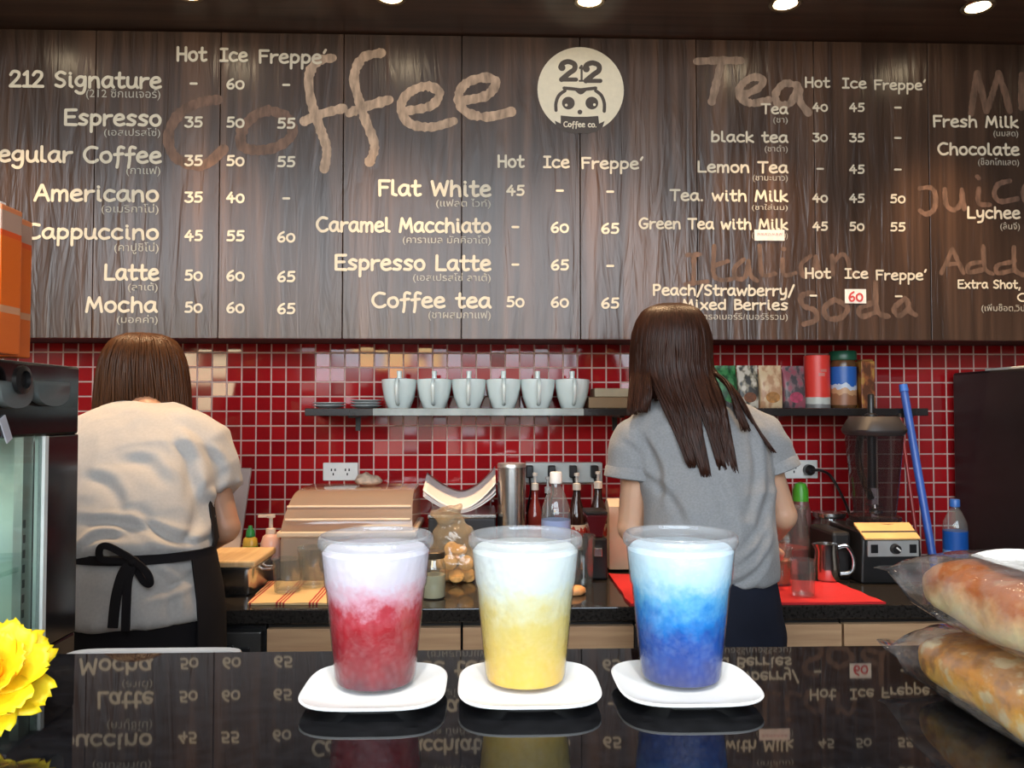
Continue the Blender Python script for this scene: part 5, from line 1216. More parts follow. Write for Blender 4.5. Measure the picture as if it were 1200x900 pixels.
# --- wall outlets, power strip
M_hole = pmat('socket_hole', (0.02, 0.02, 0.02, 1), 0.6)
def outlet(x0, x1, y0, y1, lab):
    a = P(x0, y1, YW); b_ = P(x1, y0, YW)
    t = thing('wall_outlet', lab, 'outlet', ((a.x + b_.x) / 2, YW, (a.z + b_.z) / 2), 'outlets on the red tiles')
    build('cover_plate', MB().box(a.x, b_.x, YW - 0.010, YW - 0.0005, a.z, b_.z), M_white, t, smooth=False, bevel=0.003)
    for s_ in (-1, 1):
        cx_ = (a.x + b_.x) / 2 + s_ * (b_.x - a.x) * 0.20; cz_ = (a.z + b_.z) / 2
        sk = build('socket', MB().box(cx_ - 0.016, cx_ + 0.016, YW - 0.0115, YW - 0.0102, cz_ - 0.018, cz_ + 0.018), M_white, t, smooth=False, bevel=0.0005)
        h = MB(); 
        for dx, dz in ((-0.006, 0.006), (0.006, 0.006), (0, -0.008)): h.box(cx_ + dx - 0.0022, cx_ + dx + 0.0022, YW - 0.0120, YW - 0.0116, cz_ + dz - 0.004, cz_ + dz + 0.004)
        build('socket_slots', h, M_hole, sk, smooth=False)
    return t, a, b_
outlet(379, 420, 542, 563, 'white double wall outlet above the bread bin')
t2, a2, b2_ = outlet(917, 957, 539, 560.5, 'white double wall outlet with a black plug, right of the long-haired woman')
a = P(616, 566, YW - 0.03); b_ = P(706, 542, YW - 0.03)
t = thing('power_strip', 'pale power strip on the tiles with four black plugs, above the bottles', 'power strip', ((a.x + b_.x) / 2, YW, a.z))
build('housing', MB().box(a.x, b_.x, YW - 0.032, YW - 0.0008, a.z, b_.z), pmat('grey_white_plastic', (0.52, 0.54, 0.52, 1), 0.4), t, smooth=False, bevel=0.004)
for i, px in enumerate((622, 648, 673, 698)):
    c = P(px - 1.5, 553, YW - 0.05)
    q = thing('power_plug', ('first', 'second', 'third', 'fourth')[i] + ' black plug from the left in the pale power strip', 'plug', (c.x, YW - 0.0325, c.z), 'black plugs in the power strip')
    build('plug_body', MB().box(c.x - 0.012, c.x + 0.012, YW - 0.062, YW - 0.0328, c.z - 0.019, c.z + 0.021), M_black, q, smooth=False, bevel=0.004)
    build('cable', MB().tube(spline([(c.x, YW - 0.05, c.z - 0.018), (c.x + 0.004, YW - 0.05, c.z - 0.06), (c.x - 0.006, YW - 0.04, c.z - 0.14), (c.x + 0.01, YW - 0.03, ZB + 0.008)], 5), 0.0035, 6), M_black, q)
# --- water bottle behind the yellow drink, dark bottles
def water_bottle(px, py_top, z, y, R, lab, capm, labm, blue=False):
    c = Vector((P(px, 600, y).x, y, z)); H_ = P(px, py_top, y).z - z
    t = thing('water_bottle', lab, 'bottle', c)
    prof = [(0.001, 0.004), (R * 0.55, 0.002), (R * 0.85, 0.0), (R, 0.008), (R, H_ * 0.18), (R * 0.96, H_ * 0.20), (R, H_ * 0.22), (R, H_ * 0.62), (R * 0.93, H_ * 0.70), (R * 0.55, H_ * 0.83), (R * 0.34, H_ * 0.88), (R * 0.34, H_ * 0.97)]
    build('bottle_body', MB().lathe(prof, c, 32, cap0=True), M_wb, t)
    build('label', MB().lathe([(R * 1.01, H_ * 0.24), (R * 1.01, H_ * 0.58)], c, 32), labm, t)
    build('cap', MB().lathe([(R * 0.36, H_ * 0.90), (R * 0.42, H_ * 0.90), (R * 0.42, H_ * 0.985), (R * 0.38, H_), (0.001, H_)], c, 24, cap1=True), capm, t)
    return t
M_wb = clearmat('water_bottle_plastic', (0.90, 0.93, 0.95, 1), 1.8, 0.04, haze=0.16, hazecol=(0.75, 0.78, 0.80, 1))
M_capw = pmat('white_cap', (0.8, 0.8, 0.78, 1), 0.4)
M_capb = pmat('blue_cap', (0.03, 0.12, 0.42, 1), 0.35)
water_bottle(651.5, 553, ZB + E0, 2.25, 17 * 2.25 / FPX, 'clear water bottle with white cap and pale blue label, behind the yellow drink', M_capw, bandmat('pale_blue_label', [(0, srgb(190, 196, 214)), (0.075, srgb(190, 196, 214)), (0.082, srgb(132, 152, 200)), (0.100, srgb(190, 196, 214)), (0.108, srgb(150, 166, 206)), (0.3, srgb(206, 208, 216))], 'Z', 0.35, wobble=0.05, wscale=(40, 40, 25)))
water_bottle(1119, 585, ZB + E0, 2.36, 13.5 * 2.36 / FPX, 'clear water bottle with blue cap and blue label beside the charcoal refrigerator', M_capb, bandmat('deep_blue_label', [(0, srgb(20, 60, 130)), (0.05, srgb(30, 90, 170)), (0.064, srgb(120, 160, 205)), (0.072, srgb(24, 80, 160)), (0.3, srgb(40, 120, 180))], 'Z', 0.35, wobble=0.02, wscale=(60, 60, 25)))
M_syrup = pmat('dark_syrup_glass', (0.025, 0.010, 0.008, 1), 0.08, var=0.3, spec=0.7)
M_amber = pmat('red_brown_syrup', (0.16, 0.02, 0.015, 1), 0.08, var=0.3, spec=0.7)
M_lblw = bandmat('white_red_label', [(0, srgb(205, 190, 175)), (0.10, srgb(170, 50, 40)), (0.125, srgb(210, 196, 180)), (0.15, srgb(150, 70, 40)), (0.3, srgb(205, 190, 175))], 'Z', 0.4, wobble=0.06, wscale=(50, 50, 30))
M_lblr = pmat('red_label', (0.36, 0.03, 0.025, 1), 0.4)
M_pump = pmat('pale_pump', (0.55, 0.53, 0.50, 1), 0.4)
for i, (px, pt, R, m_, lm, lab) in enumerate(((627, 556, 0.024, M_amber, M_lblr, 'red-brown syrup bottle next to the steel canister'), (676, 556, 0.028, M_syrup, M_lblw, 'dark syrup bottle right of the water bottle, white and red label'), (701, 554, 0.029, M_syrup, M_lblw, 'dark syrup bottle nearest the long-haired woman, white and red label'), (642, 560, 0.022, M_syrup, M_lblr, 'dark syrup bottle half hidden behind the water bottle'))):
    y = 2.48 if i < 3 else 2.53; c = Vector((P(px, 600, y).x, y, ZB + E0)); H_ = P(px, pt + 14, y).z - ZB
    t = lathe_thing('syrup_bottle', lab, 'bottle', c, [
        ('bottle_body', [(0.001, 0), (R * 0.9, 0), (R, 0.006), (R, H_ * 0.62), (R * 0.9, H_ * 0.70), (R * 0.42, H_ * 0.84), (R * 0.40, H_ * 0.99), (0.001, H_)], m_, {}),
        ('label', [(R * 1.012, H_ * 0.24), (R * 1.012, H_ * 0.54)], lm, {'c0': False, 'c1': False}),
        ('pump', [(R * 0.46, H_ * 0.955), (R * 0.46, H_ + 0.008), (0.004, H_ + 0.010), (0.004, H_ + 0.030), (0.008, H_ + 0.032), (0.008, H_ + 0.040), (0.001, H_ + 0.041)], M_pump, {'seg': 20})], 'syrup bottles under the power strip')
# --- dark grinder and pale carton beside the woman
yg_ = 2.31; a = P(688, 690, yg_); b_ = P(712, 612, yg_)
t = thing('coffee_grinder', 'dark red and black coffee grinder left of the long-haired woman', 'grinder', ((a.x + b_.x) / 2, yg_ + 0.05, ZB))
build('body', MB().box(a.x, b_.x, yg_, yg_ + 0.10, ZB + E0, ZB + 0.12), M_black, t, smooth=False, bevel=0.006)
build('hopper', MB().loft([[(a.x + (b_.x - a.x) * u - dx * (1 - 2 * u), yg_ + 0.05 + 0.045 * v * (1 + dx * 8), z_) for u, v in ((0, -1), (1, -1), (1, 1), (0, 1))] for z_, dx in ((ZB + 0.1205, -0.012), (ZB + 0.14, -0.01), (ZB + 0.185, 0.002))]), pmat('dark_red_plastic', (0.10, 0.008, 0.012, 1), 0.25), t, smooth=False, bevel=0.003)
build('lid', MB().box(a.x - 0.001, b_.x + 0.001, yg_ + 0.002, yg_ + 0.098, ZB + 0.1855, ZB + 0.196), M_black, t, smooth=False, bevel=0.003)
build('spout', MB().box((a.x + b_.x) / 2 - 0.012, (a.x + b_.x) / 2 + 0.012, yg_ - 0.02, yg_ + 0.002, ZB + 0.07, ZB + 0.095), M_steel, t, smooth=False, bevel=0.002)
yc_ = 2.42; a = P(714, 680, yc_); b_ = P(752, 586, yc_)
t = thing('cream_carton', 'cream carton standing at the long-haired woman\'s left arm', 'carton', ((a.x + b_.x) / 2, yc_, ZM))
build('carton', MB().box(a.x, b_.x, yc_, yc_ + 0.09, ZM, b_.z - 0.02), pmat('cream_card', (0.60, 0.47, 0.37, 1), 0.6), t, smooth=False, bevel=0.002)
gb = MB().loft([[(a.x, yc_, b_.z - 0.0198), (b_.x, yc_, b_.z - 0.0198), (b_.x, yc_ + 0.09, b_.z - 0.0198), (a.x, yc_ + 0.09, b_.z - 0.0198)], [(a.x, yc_ + 0.043, b_.z), (b_.x, yc_ + 0.043, b_.z), (b_.x, yc_ + 0.047, b_.z), (a.x, yc_ + 0.047, b_.z)]])
build('gable_top', gb, pmat('cream_card', (0.6, 0.47, 0.37, 1), 0.6), t, smooth=False)
# orange cookie lying beside the yellow drink
c = on(672, 699)
mb = MB(); rings = []
for z_, k in ((0, 0.9), (0.004, 1.0), (0.014, 0.96), (0.020, 0.7)):
    rings.append([(c.x + k * 0.036 * math.cos(q) * (1 + 0.12 * math.sin(3 * q)), c.y + 0.03 + k * 0.03 * math.sin(q) * (1 + 0.1 * math.cos(2 * q)), c.z + z_) for q in [2 * PI * j / 26 for j in range(26)]])
tag(build('pastry', MB().loft(rings), pmat('orange_pastry', (0.72, 0.34, 0.13, 1), 0.6, var=0.2, vscale=(50, 50, 50)), ang=2, origin=c), 'orange-brown pastry on the dark worktop right of the yellow drink', 'pastry')
# --- glassware on the red mat
tumbler(941, 697, 0.028, 0.033, 0.092, 'small clear tumbler at the front of the red mat', ZM)
c = PZ(914, 684, ZM)
t = thing('juice_glass', 'glass of orange syrup on the red mat, next to the long-haired woman', 'glass', c)
build('glass_body', MB().lathe([(0.001, 0.004), (0.026, 0.004), (0.033, 0.10), (0.035, 0.10), (0.029, 0), (0.001, 0)], c, 30, cap0=True, cap1=True), M_glassw, t)
build('syrup', MB().lathe([(0.001, 0.0045), (0.0255, 0.0045), (0.030, 0.066), (0.001, 0.066)], c, 30, cap0=True, cap1=True), pmat('orange_syrup', (0.42, 0.12, 0.03, 1), 0.15), t)
c = PZ(938, 678, ZM)
c = Vector((c.x, 2.36, ZM))
t = thing('glass_jug', 'clear glass jug with a dark red drink behind the small tumbler', 'jug', c)
build('jug_body', MB().lathe([(0.001, 0.005), (0.052, 0.005), (0.058, 0.09), (0.046, 0.17), (0.050, 0.195), (0.052, 0.195), (0.048, 0.17), (0.061, 0.09), (0.055, 0), (0.001, 0)], c, 36, cap0=True, cap1=True), M_glassw, t)
build('red_juice', MB().lathe([(0.001, 0.0055), (0.0515, 0.0055), (0.0555, 0.075), (0.001, 0.0752)], c, 36, cap0=True, cap1=True), pmat('red_juice', (0.30, 0.035, 0.02, 1), 0.15), t)
hp = spline([(c.x - 0.048, c.y, c.z + 0.175), (c.x - 0.085, c.y - 0.01, c.z + 0.165), (c.x - 0.092, c.y - 0.01, c.z + 0.10), (c.x - 0.058, c.y, c.z + 0.05)])
build('handle', MB().tube(hp, 0.006), M_glassw, t)
c = PZ(975, 668, ZM); c.y = 2.47
c = Vector((P(973, 640, 2.53).x, 2.535, ZB + E0))
t = lathe_thing('glass_jar', 'big clear storage jar with a steel lid against the tiles, behind the steel pitcher', 'jar', c, [
    ('jar_body', [(0.001, 0), (0.055, 0), (0.060, 0.006), (0.060, 0.12), (0.045, 0.14), (0.045, 0.148)], M_glassw, {'c1': False}),
    ('contents', [(0.001, 0.004), (0.054, 0.004), (0.056, 0.075), (0.001, 0.085)], pmat('brown_beans', (0.16, 0.09, 0.05, 1), 0.6, var=0.5, vscale=(110, 110, 110), bump=0.6, bscale=(120, 120, 120)), {}),
    ('lid', [(0.001, 0.147), (0.050, 0.147), (0.051, 0.151), (0.051, 0.162), (0.001, 0.165)], M_steel, {})])
# steel milk pitcher
c = PZ(969, 679, ZM)
R = 15 * c.y / FPX; H_ = 42 * c.y / FPX
t = thing('steel_pitcher', 'polished steel milk pitcher on the red mat beside the blender', 'pitcher', c)
M_pol = pmat('polished_steel', (0.60, 0.60, 0.60, 1), 0.16, metal=1.0, var=0.03)
rings = []
for r, z in ((0.001, 0.0), (R * 0.92, 0.0), (R, 0.005), (R, H_ * 0.35), (R * 0.86, H_ * 0.8), (R * 0.90, H_), (R * 0.87, H_), (R * 0.83, H_ * 0.8), (R * 0.96, H_ * 0.35), (R * 0.95, 0.006), (0.001, 0.006)):
    rings.append([(c.x + r * math.cos(q) * (1 + (0.28 * max(0, -math.cos(q)) ** 8 if z > H_ * 0.9 else 0)), c.y + r * math.sin(q), c.z + z) for q in [2 * PI * j / 40 for j in range(40)]])
build('pitcher_body', MB().loft(rings), M_pol, t)
hp = spline([(c.x + R * 0.84, c.y, c.z + H_ * 0.88), (c.x + R + 0.020, c.y - 0.006, c.z + H_ * 0.93), (c.x + R + 0.038, c.y - 0.008, c.z + H_ * 0.6), (c.x + R + 0.032, c.y - 0.006, c.z + H_ * 0.22), (c.x + R * 1.0, c.y, c.z + H_ * 0.15)], 6)
build('handle', MB().tube(hp, 0.0045, 8, 1.5), M_pol, t)
# lime-green squeeze bottle at the tiles
c = Vector((P(938, 578, 2.56).x, 2.56, ZB + E0)); H_ = P(938, 565, 2.56).z - ZB
R = 11 * 2.56 / FPX
lathe_thing('sauce_bottle', 'tall bottle with a bright green cap against the tiles, by the long-haired woman\'s elbow', 'bottle', c, [
    ('bottle_body', [(0.001, 0), (R, 0), (R * 1.05, 0.005), (R * 1.05, H_ * 0.62), (R * 0.8, H_ * 0.76), (0.001, H_ * 0.76)], pmat('dusky_pink_plastic', (0.22, 0.085, 0.075, 1), 0.3), {}),
    ('cap', [(0.001, H_ * 0.7605), (R * 0.82, H_ * 0.7605), (R * 0.8, H_ * 0.90), (R * 0.55, H_ * 0.98), (0.001, H_)], pmat('lime_green', (0.09, 0.42, 0.03, 1), 0.35), {})])
# --- blender
yb_ = 2.24; k = yb_ / FPX
xa = P(985, 650, yb_).x; xb = P(1079, 650, yb_).x; xm = P(1046, 650, yb_).x
zb0 = ZB + E0; ztb = P(1040, 618, yb_).z
bl = thing('blender', 'black bar blender with a dark clear jar standing on the worktop at the right', 'blender', ((xa + xb) / 2, yb_ + 0.12, ZB))
xl2 = P(1011, 650, yb_).x
build('base', MB().loft([[(x_, y_, z_) for x_, y_ in ((xl2 - 0.004 * s, yb_ + t_), (xb + 0.002 * s, yb_ + t_), (xb + 0.002 * s, yb_ + 0.22), (xl2 - 0.004 * s, yb_ + 0.22))] for z_, s, t_ in ((zb0, 2, -0.006), (zb0 + 0.02, 2, -0.006), (ztb - 0.035, 0, 0.0), (ztb - 0.012, 0, 0.012))]), M_black, bl, smooth=False, bevel=0.006)
build('side_housing', MB().box(xa, xl2 - 0.009, yb_ + 0.05, yb_ + 0.22, zb0, ztb - 0.02), M_satin, bl, smooth=False, bevel=0.010)
pa = P(1016, 652, yb_); pb = P(1075, 633, yb_)
cp = build('control_panel', MB().box(pa.x, pb.x, yb_ - 0.0075, yb_ + 0.004, pa.z, pb.z), pmat('grey_panel', (0.42, 0.42, 0.41, 1), 0.4, metal=0.3), bl, smooth=False, bevel=0.0015)
zc2 = (pa.z + pb.z) / 2
for px in (1023, 1068): x = P(px, 642, yb_).x; build('switch', MB().box(x - 0.010, x + 0.010, yb_ - 0.0105, yb_ - 0.0076, zc2 - 0.012, zc2 + 0.012), M_black, cp, smooth=False, bevel=0.001)
x = P(1047, 642, yb_).x; kn = MB(); b0 = MB().lathe([(0.001, 0.016), (0.012, 0.015), (0.0145, 0.0), (0.001, 0.0)], (0, 0, 0), 24, cap0=True, cap1=True)
kn.add([Vector((x, yb_ - 0.0077, zc2)) + Matrix.Rotation(PI / 2, 3, 'X') @ q for q in b0.v], b0.f)
kb = build('knob', kn, M_black, cp)
build('pointer', MB().obox((x + 0.003, yb_ - 0.0240, zc2 + 0.001), (0.016, 0.001, 0.004), Matrix.Rotation(0.7, 3, 'Y')), M_white, kb, smooth=False)
pa = P(1010, 632, yb_); pb = P(1076, 618, yb_)
tp = MB().loft([[(pa.x + 0.004, yb_ - 0.012, pa.z), (pb.x, yb_ - 0.012, pa.z), (pb.x, yb_ + 0.05, pb.z + 0.001), (pa.x, yb_ + 0.05, pb.z + 0.001)], [(pa.x + 0.004, yb_ - 0.012, pa.z + 0.004), (pb.x, yb_ - 0.012, pa.z + 0.004), (pb.x, yb_ + 0.05, pb.z + 0.007), (pa.x, yb_ + 0.05, pb.z + 0.007)]])
build('gold_plate', tp, pmat('gold_plate', (0.72, 0.46, 0.20, 1), 0.42, metal=0.35, var=0.12), bl, smooth=False)
yj = yb_ + 0.12; kj = yj / FPX; xj = P(1024.5, 550, yj).x
zj0 = ztb + 0.004; zj1 = P(1024, 507, yj).z
R0, R1 = 24 * kj, 31 * kj
M_jarb = clearmat('smoky_jar_plastic', (0.50, 0.47, 0.47, 1), 1.3, 0.08, haze=0.10, hazecol=(0.25, 0.22, 0.22, 1))
jr = [(0.001, 0.0), (R0 * 1.12, 0.0), (R0 * 1.15, 0.012), (R0 * 0.92, 0.020), (R0 * 0.98, 0.05), (R1, zj1 - zj0)]
build('jar_seat', MB().lathe([(0.001, -0.02), (R0 * 1.35, -0.02), (R0 * 1.3, -0.0005), (0.001, -0.0005)], (xj, yj, zj0), 32, cap0=True, cap1=True), M_black, bl)
jar_ = build('jar', MB().lathe(jr, (xj, yj, zj0), 36, sq=2.6, cap0=True), M_jarb, bl)
build('blade_hub', MB().lathe([(0.022, 0.021), (0.022, 0.030), (0.008, 0.036), (0.006, 0.046), (0.001, 0.047)], (xj, yj, zj0), 20, cap0=True, cap1=True).obox((xj, yj, zj0 + 0.042), (0.055, 0.008, 0.002), Matrix.Rotation(0.2, 3, 'Y')), M_steel, jar_)
z2 = P(1024, 488, yj).z - (zj0)
build('jar_lid', MB().lathe([(0.001, zj1 - zj0 - 0.008), (R1 * 0.97, zj1 - zj0 - 0.008), (R1 * 1.08, zj1 - zj0 + 0.001), (R1 * 1.10, zj1 - zj0 + 0.010), (R1 * 0.9, z2 - 0.01), (R1 * 0.82, z2), (0.001, z2)], (xj, yj, zj0), 36, sq=2.6, cap0=True, cap1=True), pmat('dark_rubber', (0.030, 0.025, 0.025, 1), 0.5), bl)
hx_ = xj + R1 * 0.9
build('jar_handle', MB().tube(spline([(xj + 0.02, yj + R1 * 0.75, zj1 - 0.01), (xj + 0.022, yj + R1 + 0.055, zj1 - 0.02), (xj + 0.02, yj + R1 + 0.06, zj1 - 0.11), (xj + 0.012, yj + R0 * 0.8, zj0 + 0.06)], 6), 0.010, 10), M_black, bl).location.x += 0.0
xt = P(1021, 500, yj).x
tm = thing('tamper', 'black tamper stick standing in the lid of the blender jar', 'tamper', (xt, yj, zj0))
build('stick', MB().lathe([(0.001, P(0, 575, yj).z - zj0), (0.013, P(0, 575, yj).z - zj0), (0.0125, zj1 - zj0 - 0.02), (0.0115, z2 - 0.012)], (xt, yj, zj0), 20, cap0=True, cap1=True), M_black, tm)
build('grip', MB().lathe([(0.001, z2 + 0.0005), (0.018, z2 + 0.0005), (0.018, z2 + 0.006), (0.010, z2 + 0.010), (0.0095, P(0, 463, yj).z - zj0), (0.007, P(0, 461, yj).z - zj0), (0.001, P(0, 460.5, yj).z - zj0)], (xt, yj, zj0), 20, cap0=True, cap1=True), M_black, tm)
# the blender's cord to the right outlet
pc = P(945, 550, YW)
kq = MB(); k_ = Matrix.Rotation(PI / 2, 3, 'X')
pl = MB().lathe([(0.001, 0.0), (0.017, 0.0), (0.0185, 0.004), (0.017, 0.022), (0.008, 0.030), (0.001, 0.030)], (0, 0, 0), 20, cap0=True, cap1=True)
kq.add([Vector((pc.x, YW - 0.0123, pc.z)) + k_ @ q for q in pl.v], pl.f)
e1 = P(975, 560, 2.60); e2 = P(990, 588, 2.56); e3 = P(997, 606, 2.50)
cbl = build('cable', MB().tube(spline([(pc.x, YW - 0.040, pc.z), (pc.x + 0.03, YW - 0.055, pc.z - 0.001), tuple(e1), tuple(e2), tuple(e3), (e3.x + 0.02, 2.46, ZB + 0.10)], 6), 0.0045, 8), M_black, bl)
build('plug', kq, M_black, cbl)
# --- broom with a blue handle and red stick leaning in the corner
p0 = P(1062, 462, 2.63); p1 = P(1096, 668, 2.40)
d = (p1 - p0); p2 = Vector((p1.x, p1.y, ZB + 0.002)); 
lo_ = p0 + d * ((ZB + E0 + 0.004 - p0.z) / d.z)
t = thing('broom_handle', 'long blue pole leaning on the shelf and tiles beside the refrigerator', 'pole', lo_)
pk = lambda u: p0 + (lo_ - p0) * u
front = YSF - 0.012
A_ = P(1061.5, 470, front); 
lo_ = Vector((P(1096, 668, 2.33).x, 2.33, ZB + 0.012)); top_ = A_ + (A_ - lo_).normalized() * 0.03
build('pole', MB().tube([lo_, top_], 0.0115, 14), pmat('blue_plastic', (0.035, 0.10, 0.42, 1), 0.35, var=0.08), t)
build('end_cap', MB().tube([top_, top_ + (top_ - lo_).normalized() * 0.022], [0.0135, 0.012], 14), pmat('bright_blue_plastic', (0.04, 0.15, 0.58, 1), 0.35), t)
lo2 = Vector((P(1080, 680, 2.345).x, 2.345, ZB + 0.006)); hi2 = P(1055, 489, YSF - 0.008)
t = thing('red_stick', 'thin dull red stick leaning beside the blue pole behind the blender', 'stick', lo2)
build('stick', MB().tube([lo2, hi2], 0.005, 10), pmat('dull_red_paint', (0.22, 0.025, 0.025, 1), 0.4), t)
build('tip', MB().tube([hi2, hi2 + (hi2 - lo2).normalized() * 0.012], [0.0062, 0.004], 10), M_black, t)
# ================================================================ THE TWO WOMEN BEHIND THE BAR (seen from behind)
M_skin = pmat('skin', (0.46, 0.235, 0.14, 1), 0.5, var=0.06, sss=0.12, bump=0.05)
M_skin2 = pmat('skin_pale', (0.56, 0.32, 0.205, 1), 0.5, var=0.06, sss=0.12, bump=0.05)
def hairmat(name, c):
    m = pmat(name, c, 0.40, var=0.45, vscale=(160, 160, 8), spec=0.22); return m
M_hair1 = hairmat('chestnut_hair', (0.060, 0.022, 0.008, 1))
M_hair2 = hairmat('dark_brown_hair', (0.034, 0.012, 0.007, 1))
M_shirt1 = pmat('light_grey_jersey', (0.44, 0.41, 0.385, 1), 0.85, var=0.05, vscale=(160, 160, 160), bump=0.10, bscale=(500, 500, 500), sheen=0.15)
M_shirt2 = pmat('grey_marl_jersey', (0.24, 0.245, 0.255, 1), 0.85, var=0.12, vscale=(200, 200, 260), bump=0.10, bscale=(500, 500, 500), sheen=0.15)
M_navy = pmat('dark_navy_cotton', (0.010, 0.012, 0.022, 1), 0.85, var=0.15, bump=0.1, spec=0.2)
M_blackc = pmat('black_cotton', (0.011, 0.009, 0.010, 1), 0.85, var=0.15, bump=0.1, spec=0.2)
M_shoe = pmat('black_shoe', (0.02, 0.02, 0.02, 1), 0.45)

def rings_px(rows, grow=0.0, seg=36, e=1.0):
    """torso sections: (centre px, half width px, row py, Y, depth radius)"""
    out_ = []
    for c, hw, py, Y, ry in rows:
        q = P(c, py, Y); q.z = P(c, py, Y - ry).z; rx = hw * Y / FPX + grow
        out_.append([(q.x + rx * math.copysign(abs(math.cos(a)) ** e, math.cos(a)), Y + (ry + grow) * math.copysign(abs(math.sin(a)) ** e, math.sin(a)), q.z) for a in [2 * PI * j / seg for j in range(seg)]])
    return out_
def hand(mb, w_, d, n_, side):
    d = Vector(d).normalized(); n_ = Vector(n_); n_ = (n_ - d * n_.dot(d)).normalized(); l_ = d.cross(n_) * side
    for o in (-0.024, -0.008, 0.008, 0.024):
        mb.capsule(w_ + l_ * o * 0.7, w_ + d * 0.078 + l_ * o, 0.014, 0.012, 10)
    for o, L in ((-0.030, 0.055), (-0.010, 0.070), (0.011, 0.075), (0.031, 0.068)):
        b = w_ + d * 0.080 + l_ * o; m_ = b + (d * 0.9 + n_ * 0.35).normalized() * L * 0.52; t_ = m_ + (d * 0.55 + n_ * 0.8).normalized() * L * 0.50
        mb.capsule(b, m_, 0.0098, 0.0090, 10); mb.capsule(m_, t_, 0.0090, 0.0075, 10)
    b = w_ + d * 0.022 + l_ * 0.026; m_ = b + (d * 0.6 + l_ * 0.75 + n_ * 0.2).normalized() * 0.042; t_ = m_ + (d * 0.95 + l_ * 0.1 + n_ * 0.3).normalized() * 0.032
    mb.capsule(b, m_, 0.0125, 0.0105, 10); mb.capsule(m_, t_, 0.0105, 0.0085, 10)
def head(mb, c, pitch):
    """skull, jaw, nose, ears, lips and brow; the face looks towards +Y, bent down by pitch"""
    R = Matrix.Rotation(-pitch, 3, 'X')
    f = lambda x, y, z: Vector(c) + R @ Vector((x, y, z))
    b = MB().ellipsoid((0, 0, 0.012), (0.073, 0.092, 0.098), 24, 14).ellipsoid((0, 0.022, -0.045), (0.056, 0.066, 0.066), 20, 12)
    mb.add([Vector(c) + R @ q for q in b.v], b.f)
    mb.capsule(f(0, 0.088, 0.012), f(0, 0.106, -0.022), 0.008, 0.012, 10)
    mb.capsule(f(-0.016, 0.086, -0.055), f(0.016, 0.086, -0.055), 0.007, 0.007, 8); mb.capsule(f(0, 0.066, -0.095), f(0, 0.070, -0.09), 0.016, 0.016, 8)
    for s_ in (-1, 1):
        mb.capsule(f(s_ * 0.073, -0.006, 0.016), f(s_ * 0.071, 0.000, -0.020), 0.014, 0.009, 8)
        mb.capsule(f(s_ * 0.018, 0.086, 0.024), f(s_ * 0.042, 0.076, 0.024), 0.008, 0.007, 8)
def wrinkle(b, amp, dirs):
    nv = []
    for p, n_ in zip(b.v, b.n):
        d = 0
        for (sx_, sy_, sz_), a_, sd in dirs:
            q = noise.noise(Vector((p.x * sx_, p.y * sy_, p.z * sz_ + sd)))
            d += a_ * (1 - 2.2 * abs(q))
        nv.append(p + n_ * d * amp)
    b.v = nv; return b
def crease(b, lines):
    """press soft folds into the cloth's back: (pixel start, pixel end, Y, half width m, depth m)"""
    for (x0, y0, x1, y1, Y, w_, dep) in lines:
        A_, B_ = P(x0, y0, Y), P(x1, y1, Y); d = Vector((B_.x - A_.x, B_.z - A_.z)); L = d.length; d /= L; nn = Vector((-d.y, d.x))
        for p, n_ in zip(b.v, b.n):
            if n_.y > 0.2: continue
            q = Vector((p.x - A_.x, p.z - A_.z)); u = q.dot(d) / L; v = (q.dot(nn) - 0.012 * math.sin(u * PI)) / w_
            if -0.3 < u < 1.3:
                k = max(0, min(1, (u + 0.3) / 0.4)) * max(0, min(1, (1.3 - u) / 0.4))
                p -= n_ * dep * k * (math.exp(-v * v) - 0.8 * math.exp(-(v - 1.7) ** 2))
    return b
def strand(mb, pts, r, n_=4, seg=5):
    q = spline(pts, n_); m_ = len(q)
    mb.tube(q, [r * (0.75 + 0.5 * min(1, 4 * i / m_)) * (1 - 0.75 * (i / (m_ - 1)) ** 3) for i in range(m_)], seg)
def ribbon(mb, pts, wd, th=0.002, nrm=(0, -1, 0), n_=6):
    q = spline(pts, n_); rings = []
    for i, p in enumerate(q):
        t_ = (q[min(i + 1, len(q) - 1)] - q[max(i - 1, 0)]).normalized(); nn = Vector(nrm); l_ = t_.cross(nn).normalized(); nn = l_.cross(t_).normalized()
        rings.append([p + l_ * wd / 2 + nn * th, p - l_ * wd / 2 + nn * th, p - l_ * wd / 2 - nn * th, p + l_ * wd / 2 - nn * th])
    return mb.loft(rings)
def legs(mb, hip, spread, r0, r1, r2, grow=0.0):
    for s_ in (-1, 1):
        h = Vector(hip) + Vector((s_ * spread, 0, -0.02)); k_ = Vector((hip[0] + s_ * (spread + 0.005), hip[1] + 0.015, 0.45)); a_ = Vector((hip[0] + s_ * (spread + 0.005), hip[1] - 0.01, 0.085))
        mb.capsule(h, k_, r0 + grow, r1 + grow, 18); mb.capsule(k_, a_, r1 + grow, r2 + grow, 18)
def shoes(t, hip, spread):
    for s_ in (-1, 1):
        x = hip[0] + s_ * (spread + 0.005); y = hip[1]
        b = blob(MB().ellipsoid((x, y - 0.02, 0.045), (0.038, 0.05, 0.042)).ellipsoid((x + s_ * 0.006, y + 0.09, 0.032), (0.044, 0.085, 0.030)), 0.008, 2)
        for p in b.v: p.z = max(p.z, 0.001)
        build('shoe', b, M_shoe, t)

